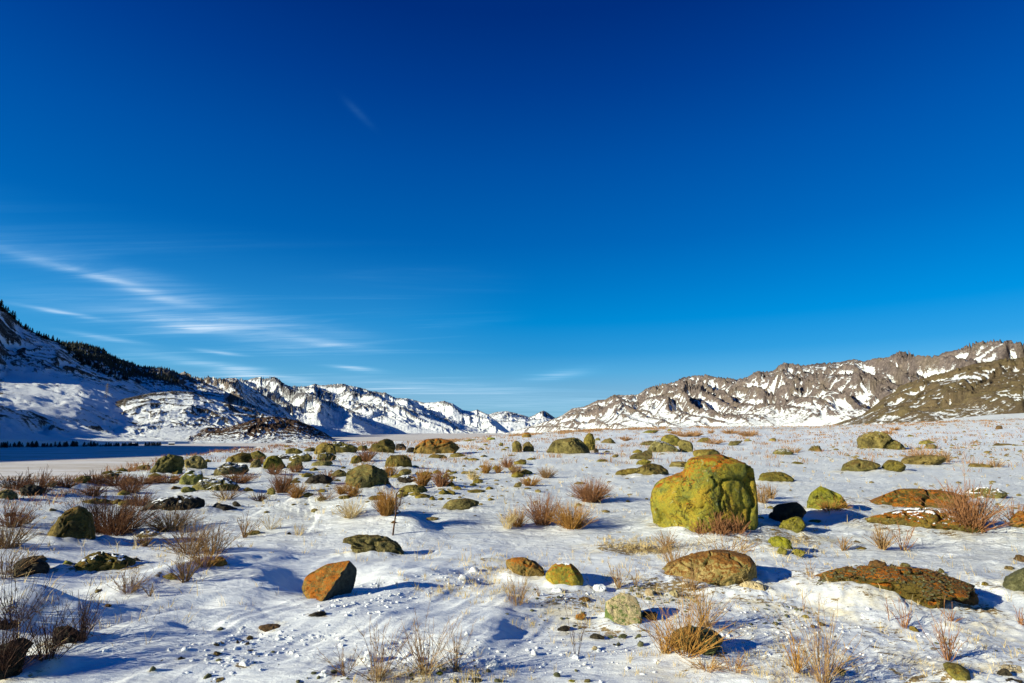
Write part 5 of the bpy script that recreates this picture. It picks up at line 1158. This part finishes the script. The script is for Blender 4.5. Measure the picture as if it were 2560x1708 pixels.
# crop, foot x, foot y, height, half width (in that crop's pixels), stems, style, colour, label
SHRUBS = [
 ('d2', 1560, 1115, 520, 400, 46, 'fan', 'tan', 'large fan of bare tan twigs at bottom centre, thick red brown at its root'),
 ('d2', 1105, 1190, 560, 300, 30, 'fan', 'tan', 'tall sparse shrub left of the fan with two very long stems'),
 ('d2', 825, 1135, 260, 230, 18, 'fan', 'tan', 'small bare shrub at bottom centre left with drooping twigs'),
 ('d2', 1830, 1095, 420, 170, 20, 'fan', 'tan', 'upright bare twigs just right of the large fan'),
 ('d1', 435, 1030, 430, 300, 44, 'fan', 'dark', 'dark bare shrub standing on the shaded drift at lower left'),
 ('d1', 745, 850, 420, 170, 30, 'fan', 'dark', 'dark upright shrub behind the shaded hump at lower left'),
 ('d1', 120, 640, 330, 200, 46, 'dense', 'dark', 'thin dark shrub at the left edge above the corner rock'),
 ('d1', 30, 1150, 480, 300, 60, 'fan', 'dark', 'tangled dark twigs over the black corner rock'),
 ('d1', 1185, 375, 210, 120, 34, 'dense', 'tan', 'small tan twig clump below the snow backed boulder'),
 ('d1', 1375, 415, 150, 60, 9, 'fan', 'tan', 'few thin twigs on the lit slope left of the drift'),
 ('d1', 1700, 285, 290, 160, 40, 'fan', 'tan', 'slender twig shrub on the slope left of the rusty dome rock'),
 ('d1', 1890, 140, 180, 130, 60, 'dense', 'gold', 'golden clump of grass beside the rusty dome shaped rock'),
 ('d1', 40, 240, 260, 190, 60, 'dense', 'tan', 'brown grass clump at the left edge beside the dark rounded boulder'),
 ('d3', 1590, 960, 520, 400, 56, 'fan', 'gold', 'dense golden twig shrub in front of the striped rock'),
 ('d3', 1400, 940, 340, 220, 44, 'fan', 'gold', 'shorter twig shrub left of the dense golden one'),
 ('d3', 1770, 690, 380, 230, 44, 'fan', 'tan', 'bare shrub between tan boulder and striped rock casting a fan of shadows'),
 ('d3', 1500, 190, 320, 190, 44, 'fan', 'tan', 'thin brown shrub behind the left end of the tan boulder'),
 ('d3', 1640, 380, 260, 130, 30, 'fan', 'tan', 'twigs rising in front of the tan boulder'),
 ('d3', 40, 480, 260, 140, 30, 'dense', 'tan', 'tan grass clump on the drift below the rusty curved rock'),
 ('d3', 245, 415, 120, 60, 8, 'fan', 'tan', 'three thin twigs on the drift below the green egg shaped rock'),
 ('d3', 985, 335, 240, 110, 16, 'fan', 'tan', 'sparse yellow twigs between green egg shaped rock and tan boulder'),
 ('d3', 590, 985, 430, 260, 5, 'fan', 'dark', 'few long bent stalks leaning across the foreground left of the cream topped rock'),
 ('d3', 1140, 330, 240, 60, 6, 'fan', 'tan', 'thin straight stalks left of the tan boulder'),
 ('d3', 1790, 1090, 130, 150, 30, 'dense', 'gold', 'low golden grass at the foot of the striped rock'),
 ('d3', 2040, 1090, 140, 140, 24, 'dense', 'gold', 'low dry sprig right of the golden grass at the bottom'),
 ('d4', 500, 1215, 640, 330, 42, 'fan', 'tan', 'tall bare shrub at the bottom right of centre'),
 ('d4', 270, 1110, 300, 120, 30, 'fan', 'gold', 'reddish tan twigs left of the tall bare shrub'),
 ('d4', 1112, 642, 250, 8, 2, 'fan', 'red', 'pair of straight red stalks in the snow below the ledge'),
 ('d4', 1250, 712, 230, 130, 12, 'fan', 'red', 'small red twig sprig right of the straight stalks'),
 ('d4', 1655, 1005, 400, 120, 22, 'fan', 'red', 'red brown shrub with two long stems above the oval olive stone'),
 ('d4', 1690, 662, 120, 70, 12, 'fan', 'red', 'small dark red sprig above the long stemmed shrub'),
 ('d4', 2335, 705, 130, 60, 14, 'fan', 'red', 'small dark sprig near the right edge of the foreground'),
 ('d4', 330, 560, 160, 20, 2, 'fan', 'red', 'single thin stalk in the snow left of the ledge'),
 ('d4', 390, 265, 150, 100, 6, 'fan', 'tan', 'few leaning stalks behind the left tip of the ledge'),
 ('c1', 980, 1035, 330, 240, 150, 'dense', 'dark', 'big dense dark shrub right of the peaked mossy boulder'),
 ('c1', 1080, 1040, 300, 220, 130, 'dense', 'red', 'red brown half of the big dense shrub beside the peaked boulder'),
 ('c1', 1280, 790, 120, 100, 60, 'dense', 'red', 'rusty clump behind the big dense shrub'),
 ('c1', 1560, 1010, 200, 170, 120, 'dense', 'tan', 'broad tan brown shrub in front of the broad flat dark rock'),
 ('c1', 110, 980, 170, 110, 70, 'dense', 'red', 'brown shrub left of the peaked mossy boulder'),
 ('c1', 240, 950, 90, 70, 30, 'dense', 'tan', 'small pale clump right of the brown left shrub'),
 ('c1', 60, 1170, 200, 150, 80, 'dense', 'tan', 'tawny shrub at the left edge below the brown one'),
 ('c1', 130, 630, 110, 100, 60, 'dense', 'dark', 'thin bare bush on the bank at the left edge'),
 ('c1', 320, 690, 190, 110, 90, 'dense', 'red', 'tall bare bush on the bank right of the left edge rock'),
 ('c1', 600, 622, 100, 80, 70, 'dense', 'red', 'rusty bush on the bank left of the wedge shaped rock'),
 ('c1', 860, 700, 110, 80, 60, 'dense', 'red', 'low brown bush in the snow below the wedge shaped rock'),
 ('c1', 880, 590, 100, 90, 80, 'dense', 'red', 'rusty bush right behind the wedge shaped rock'),
 ('c1', 1190, 668, 120, 110, 90, 'dense', 'red', 'broad rusty bush left of the yellow green foot rock'),
 ('c1', 1090, 600, 90, 120, 90, 'dense', 'red', 'long low rusty bush on the bank slope'),
 ('c1', 1300, 590, 90, 130, 90, 'dense', 'red', 'rusty bush below the large slanted bank boulder'),
 ('c1', 1530, 580, 80, 120, 80, 'dense', 'red', 'rusty grass along the foot of the slanted bank boulder'),
 ('c1', 2190, 580, 110, 130, 110, 'dense', 'red', 'rusty bush in front of the wide mossy bank boulder'),
 ('c1', 2080, 730, 120, 100, 36, 'dense', 'tan', 'thin bare bush in front of the long snowy boulder'),
 ('c1', 1740, 1215, 290, 210, 80, 'dense', 'tan', 'loose tall tan shrub at left centre of the snowfield'),
 ('c1', 1960, 1225, 250, 160, 50, 'dense', 'tan', 'right hand companion of the loose tall tan shrub'),
 ('c1', 2240, 1080, 220, 110, 14, 'fan', 'tan', 'sparse pale stalks around the low mossy rock'),
 ('c1', 1340, 1160, 160, 120, 24, 'fan', 'tan', 'thin stalks between the dense shrub and the tan shrub'),
 ('c2', 240, 668, 200, 90, 120, 'dense', 'red', 'tall red brown bush above the egg shaped rock'),
 ('c2', 370, 712, 140, 75, 90, 'dense', 'gold', 'tawny bush right of the tall red brown one'),
 ('c2', 650, 570, 110, 70, 80, 'dense', 'red', 'shrub growing on the dark sloping rock'),
 ('c2', 1010, 380, 120, 90, 100, 'dense', 'red', 'bright red brown bush between the two skyline boulders'),
 ('c2', 890, 700, 130, 70, 70, 'dense', 'gold', 'brown twigs in front of the biggest mossy boulder'),
 ('c2', 790, 680, 120, 70, 60, 'dense', 'gold', 'tawny twigs at the left foot of the biggest mossy boulder'),
 ('c2', 640, 730, 120, 90, 20, 'dense', 'tan', 'thin grass tuft beside the leaning green wedge'),
 ('c2', 1230, 525, 130, 60, 60, 'dense', 'gold', 'bush right behind the biggest mossy boulder'),
 ('c2', 1530, 605, 180, 80, 110, 'dense', 'gold', 'left of two tawny bushes right of the biggest mossy boulder'),
 ('c2', 1700, 615, 180, 80, 110, 'dense', 'red', 'right of two tawny bushes right of the biggest mossy boulder'),
 ('c2', 1200, 870, 240, 110, 190, 'dense', 'gold', 'round golden shrub just left of the hooked stalk'),
 ('c2', 870, 895, 160, 120, 60, 'dense', 'straw', 'pale straw clump left of the round golden shrub'),
 ('c2', 1990, 545, 90, 60, 40, 'dense', 'straw', 'small pale tuft in front of the low rock at centre'),
 ('c2', 2110, 490, 110, 50, 60, 'dense', 'gold', 'left tuft of the tawny row at centre'),
 ('c2', 2225, 485, 90, 50, 50, 'dense', 'gold', 'middle tuft of the tawny row at centre'),
 ('c2', 2310, 440, 110, 60, 80, 'dense', 'red', 'reddish right tuft of the tawny row at centre'),
 ('c2', 20, 410, 70, 60, 60, 'dense', 'red', 'reddish bush left of the bright yellow green boulder'),
 ('c2', 170, 500, 90, 70, 60, 'dense', 'red', 'rusty twigs at the foot of the bright yellow green boulder'),
 ('c2', 370, 480, 80, 70, 50, 'dense', 'red', 'rusty twigs at the foot of the smooth olive boulder'),
 ('c2', 30, 745, 80, 60, 50, 'dense', 'dark', 'small dark bush left of the egg shaped rock'),
 ('c2', 130, 1000, 140, 80, 14, 'dense', 'straw', 'thin grass stalks on the crest of the smooth drift'),
 ('c2', 390, 1055, 120, 70, 14, 'dense', 'straw', 'thin grass stalks right of the shaded hollow in the drift'),
 ('c2', 2310, 990, 190, 100, 30, 'dense', 'straw', 'pale stalks left of the two large tan shrubs'),
 ('c3', 40, 512, 120, 55, 70, 'dense', 'tan', 'tan tuft left of two above the round rusty bush'),
 ('c3', 320, 532, 110, 70, 70, 'dense', 'tan', 'spiky tan tuft right of two above the round rusty bush'),
 ('c3', 165, 605, 90, 90, 90, 'dense', 'gold', 'low tawny bush half hiding a green rock'),
 ('c3', 730, 750, 230, 160, 230, 'dense', 'red', 'round rusty bush left of the great boulder'),
 ('c3', 280, 955, 290, 150, 130, 'dense', 'red', 'tall red tan shrub of the pair left of the great boulder'),
 ('c3', 550, 990, 250, 170, 190, 'dense', 'gold', 'wide golden shrub of the pair left of the great boulder'),
 ('c3', 50, 975, 180, 100, 70, 'dense', 'gold', 'lower golden shrub left of the tall red tan one'),
 ('c3', 1600, 155, 50, 90, 110, 'dense', 'rust', 'long reddish grass tuft near the skyline'),
 ('c3', 1690, 150, 50, 60, 80, 'dense', 'rust', 'right end of the long reddish grass tuft near the skyline'),
 ('c3', 1500, 130, 35, 50, 60, 'dense', 'rust', 'left end of the long reddish grass tuft near the skyline'),
 ('c3', 2000, 125, 45, 60, 70, 'dense', 'rust', 'reddish tuft left in the right hand skyline row'),
 ('c3', 2170, 150, 60, 80, 100, 'dense', 'rust', 'largest reddish tuft in the right hand skyline row'),
 ('c3', 1830, 125, 40, 30, 40, 'dense', 'rust', 'small reddish tuft between the two skyline rows'),
 ('c3', 1045, 192, 50, 45, 60, 'dense', 'rust', 'brown tuft right of the peaked rock near the skyline'),
 ('c3', 1850, 222, 60, 80, 60, 'dense', 'rust', 'thin reddish grass on the low rock near the skyline'),
 ('c3', 1750, 1110, 190, 100, 80, 'fan', 'red', 'red twigs at the foot of the great boulder, left clump'),
 ('c3', 1910, 1105, 220, 110, 110, 'fan', 'red', 'red twigs at the foot of the great boulder, middle clump'),
 ('c3', 2070, 1095, 200, 100, 80, 'fan', 'red', 'red twigs at the foot of the great boulder, right clump'),
 ('c3', 1420, 1180, 170, 120, 26, 'fan', 'tan', 'thin stalks in the snow left of the foot of the great boulder'),
 ('c3', 1990, 1195, 110, 180, 50, 'grass', 'tan', 'row of thin stalks in the snow before the great boulder'),
 ('c3', 2300, 760, 170, 70, 50, 'dense', 'tan', 'pale dry grass close at the right of the great boulder'),
 ('c4', 590, 855, 130, 110, 130, 'dense', 'gold', 'golden grass covering the foot of the upright rock'),
 ('c4', 250, 300, 55, 60, 30, 'dense', 'tan', 'thin tuft right of the snow hollowed rock'),
 ('c4', 1420, 372, 85, 100, 110, 'dense', 'rust', 'dry grass tuft growing on the long mossy rock'),
 ('c4', 1620, 385, 90, 50, 50, 'dense', 'tan', 'thin twigs at the right end of the long mossy rock'),
 ('c4', 1110, 130, 35, 45, 50, 'dense', 'rust', 'reddish tuft behind the big split boulder'),
 ('c4', 1870, 1045, 370, 250, 120, 'fan', 'red', 'large dark red bush at the right end of the long slabs'),
 ('c4', 1770, 1020, 260, 150, 60, 'fan', 'red', 'left part of the dark red bush in front of the slabs'),
 ('c4', 1050, 1190, 190, 110, 40, 'fan', 'tan', 'tan shrub in the snow below the lower slab'),
 ('c4', 1240, 1195, 260, 110, 9, 'fan', 'red', 'sparse red stalks right of the tan shrub below the slab'),
 ('c4', 690, 1200, 150, 110, 14, 'fan', 'tan', 'sparse sprig in the snow left of the tan shrub'),
 ('c4', 2080, 435, 70, 45, 24, 'dense', 'tan', 'thin tuft at the right end of the loaf shaped rock'),
 ('c4', 2300, 1015, 220, 120, 30, 'fan', 'red', 'thin red twigs beside the rusty boulder at the right edge'),
 ('c4', 1700, 740, 130, 90, 18, 'fan', 'red', 'thin red twigs rising behind the long upper slab'),
 ('c4', 30, 720, 120, 50, 40, 'dense', 'tan', 'pale grass right beside the flank of the great boulder'),
 ('c4', 1160, 95, 30, 40, 40, 'dense', 'rust', 'small reddish tuft above the split boulder'),
]
near_count = 0
def plant_shrub(i, crop, fx, fy, h, hw, n, style, mat, label):
    ox, oy = CROP[crop]; px, py = ox + fx / 3.672, oy + fy / 3.672
    x, y, z = hit(px, min(py, 1712)); d = math.hypot(x, y)
    H = h / 3.672 * d / FPX * 1.08; W = hw / 3.672 * d / FPX * 1.18
    rd = max(0.0018, 0.00052 * d) * (1.0 if style != 'dense' else 0.72)
    name = 'dry_grass_tuft' if mat in ('straw', 'rust') else 'bare_shrub'; cat = 'grass tuft' if mat in ('straw', 'rust') else 'shrub'
    br = W * (0.10 if style == 'fan' else 0.35 if style == 'dense' else .9)
    if d < 8 and n <= 46 and style == 'fan':
        root = bpy.data.objects.new(name, None); col.objects.link(root); root.location = (x, y, z); tag(root, label, cat)
        r = np.random.default_rng(i + 50)
        for k in range(n):
            V, F = stem_geo(r, H, W, rd, style, br); link('stem', mesh_np('stem', V, F, TW[mat], True), root)
    else:
        o = link(name, shrub_mesh(i + 50, H, W, n, rd, style, mat, br), None, (x, y, z)); tag(o, label, cat)
for i, s_ in enumerate(SHRUBS): plant_shrub(i, *s_)
# the hooked dead stalk
x, y, z = hit(640 + 1255 / 3.672, 1050 + 1058 / 3.672); d = math.hypot(x, y); u = d / FPX / 3.672
P = np.array([[(q[0] - 1255) * u, 0.02 * k_, (1058 - q[1]) * u - .01] for k_, q in enumerate([(1255, 1060), (1260, 980), (1268, 900), (1270, 850), (1266, 800), (1262, 745), (1264, 710), (1280, 690), (1298, 686), (1304, 696)])])
V, F = tube(P, np.array([.010, .010, .009, .009, .0075, .007, .006, .006, .007, .009]) * 1.35, 5)
V2, F2 = tube(np.array([P[3], P[3] + [.06, 0, .10], P[3] + [.075, 0, .22], P[3] + [.10, 0, .33]]), np.array([.009, .008, .007, .005]), 4)
st = bpy.data.objects.new('dead_stalk', None); col.objects.link(st); st.location = (x, y, z); tag(st, 'lone dark stalk with a hooked tip standing in the smooth snow drift', 'stalk')
link('stem', mesh_np('stalk_stem', V, F, TW['dark'], True), st); link('side_twig', mesh_np('stalk_twig', V2, F2, TW['dark'], True), st)
# grass nobody could count
def grass(name, label, mat, spots, seed, blades=(4, 9)):
    """spots: x, y, z, height, spread"""
    r = np.random.default_rng(seed); Vs, Fs = [], []; k = 0
    for x, y, z, h, sp_ in spots:
        n = r.integers(*blades); a = r.uniform(0, 6.28, n); b = r.random(n) * sp_; lean = r.uniform(.1, .75, n) * h; hh = h * r.uniform(.4, 1.0, n)
        w = max(0.0014, 0.00042 * math.hypot(x, y)) * r.uniform(.7, 1.3, n)
        p0 = np.stack([x + b * np.cos(a), y + b * np.sin(a), np.full(n, z - .01)], 1)
        a2 = a + r.normal(size=n) * .8; tip = p0 + np.stack([lean * np.cos(a2), lean * np.sin(a2), hh], 1)
        mid = p0 * .5 + tip * .5 + np.stack([-lean * .15 * np.cos(a2), -lean * .15 * np.sin(a2), hh * .08], 1)
        az_b = r.uniform(0, 3.14, n); side = np.stack([np.cos(az_b), np.sin(az_b) * .4, 0 * az_b], 1) * w[:, None]
        V = np.stack([p0 - side, p0 + side, mid - side * .8, mid + side * .8, tip - side * .2, tip + side * .2], 1).reshape(-1, 3)
        f = (np.arange(n) * 6)[:, None] + k; Fs.append(np.concatenate([f + [0, 1, 3, 2], f + [2, 3, 5, 4]])); Vs.append(V); k += len(V)
    o = link(name, mesh_np(name, np.concatenate(Vs), np.concatenate(Fs), TW[mat], False)); tag(o, label, kind='stuff')
r = np.random.default_rng(21)
def spread(n, amin, amax, rmin, rmax, pw=1.0):
    az = np.radians(r.uniform(amin, amax, n)); D = rmin * (rmax / rmin) ** (r.random(n) ** pw); x, y = D * np.sin(az), D * np.cos(az)
    cl = fbm2(x * .35 + 3, y * .35, 3) + 0.5 * fbm2(x * 1.7, y * 1.7, 2); k = cl > r.uniform(-.35, .5, n); return x[k], y[k], D[k]
x, y, D = spread(3800, -42, 44, 5, 40); z = ground_z(x, y)
grass('dry_grass', 'thin dry straw blades poking through the snow', 'straw', [(a, b, c, (.05 + .16 * r.random() ** 2) * (.7 + .3 * min(1, d / 10)), .05) for a, b, c, d in zip(x, y, z, D)], 31, (2, 6))
x, y, D = spread(3200, -20, 46, 28, 240, .8); k = D < np.interp(np.degrees(np.arctan2(x, y)), _azd, _dd) * .99; x, y, D = x[k], y[k], D[k]; z = ground_z(x, y)
grass('distant_rusty_grass', 'reddish dry grass scattered over the far snowfield up to the skyline', 'rust', [(a, b, c, .14 + .22 * r.random() + d * .0012, .35 + d * .006) for a, b, c, d in zip(x, y, z, D)], 32, (6, 14))
# the reddish fringe on the crest of the field and along the river bank
az = r.uniform(-9, 46, 2600); Dd = np.interp(az, _azd, _dd); D = Dd * (0.80 + 0.2 * r.random(2600) ** .6); dens = sstep(-.25, .35, n2(az * .35 + 4, az * 0 + 1.5)) * (0.35 + .65 * sstep(16, 0, az)); k = r.random(2600) < dens + .08
x, y = (D * np.sin(np.radians(az)))[k], (D * np.cos(np.radians(az)))[k]; z = ground_z(x, y); D = D[k]
grass('skyline_grass', 'low band of red brown grass along the crest of the snowfield', 'rust', [(a, b, c, .25 + .35 * r.random(), 1.2) for a, b, c in zip(x, y, z)], 33, (8, 16))
az = r.uniform(-44, -12, 1100); Dd = np.interp(az, _azd, _dd); D = Dd * (0.70 + 0.32 * r.random(1100) ** .7); x, y = D * np.sin(np.radians(az)), D * np.cos(np.radians(az))
k = n2(x * .25, y * .25) + .4 * n2(x, y) > -.05; x, y, D = x[k], y[k], D[k]; z = ground_z(x, y)
grass('bank_grass', 'rusty dry grass and twigs along the river bank', 'red', [(a, b, c, (.08 + .2 * r.random()) * (0.6 if d < 24 else 1), .25 + d * .006) for a, b, c, d in zip(x, y, z, D)], 34, (7, 14))
# foreground tufts at the bare patches
sp = []
for cx, cy, rx, ry, n in [(1690, 1468, 90, 30, 110), (1500, 1540, 110, 50, 120), (1590, 1362, 50, 12, 160), (1950, 1345, 60, 20, 120), (1990, 1380, 40, 20, 60), (1250, 1440, 60, 25, 70), (1230, 1480, 40, 20, 40), (1850, 1480, 70, 20, 60), (1790, 1640, 120, 40, 120), (1060, 1690, 110, 16, 120), (1110, 1470, 40, 14, 40), (2040, 1680, 90, 30, 60), (2380, 1620, 110, 60, 60), (120, 1340, 80, 30, 40), (480, 1370, 90, 25, 60), (1700, 1400, 200, 30, 60)]:
    for _ in range(n): sp.append((cx + r.normal() * rx, min(1712, cy + r.normal() * ry)))
H_ = hits(sp); H_ = H_[np.hypot(H_[:, 0], H_[:, 1]) > 2.5]
grass('foreground_grass', 'short straw coloured grass on the bare patches between the rocks', 'straw', [(a[0], a[1], a[2], .025 + .06 * r.random(), .03) for a in H_], 35, (5, 12))
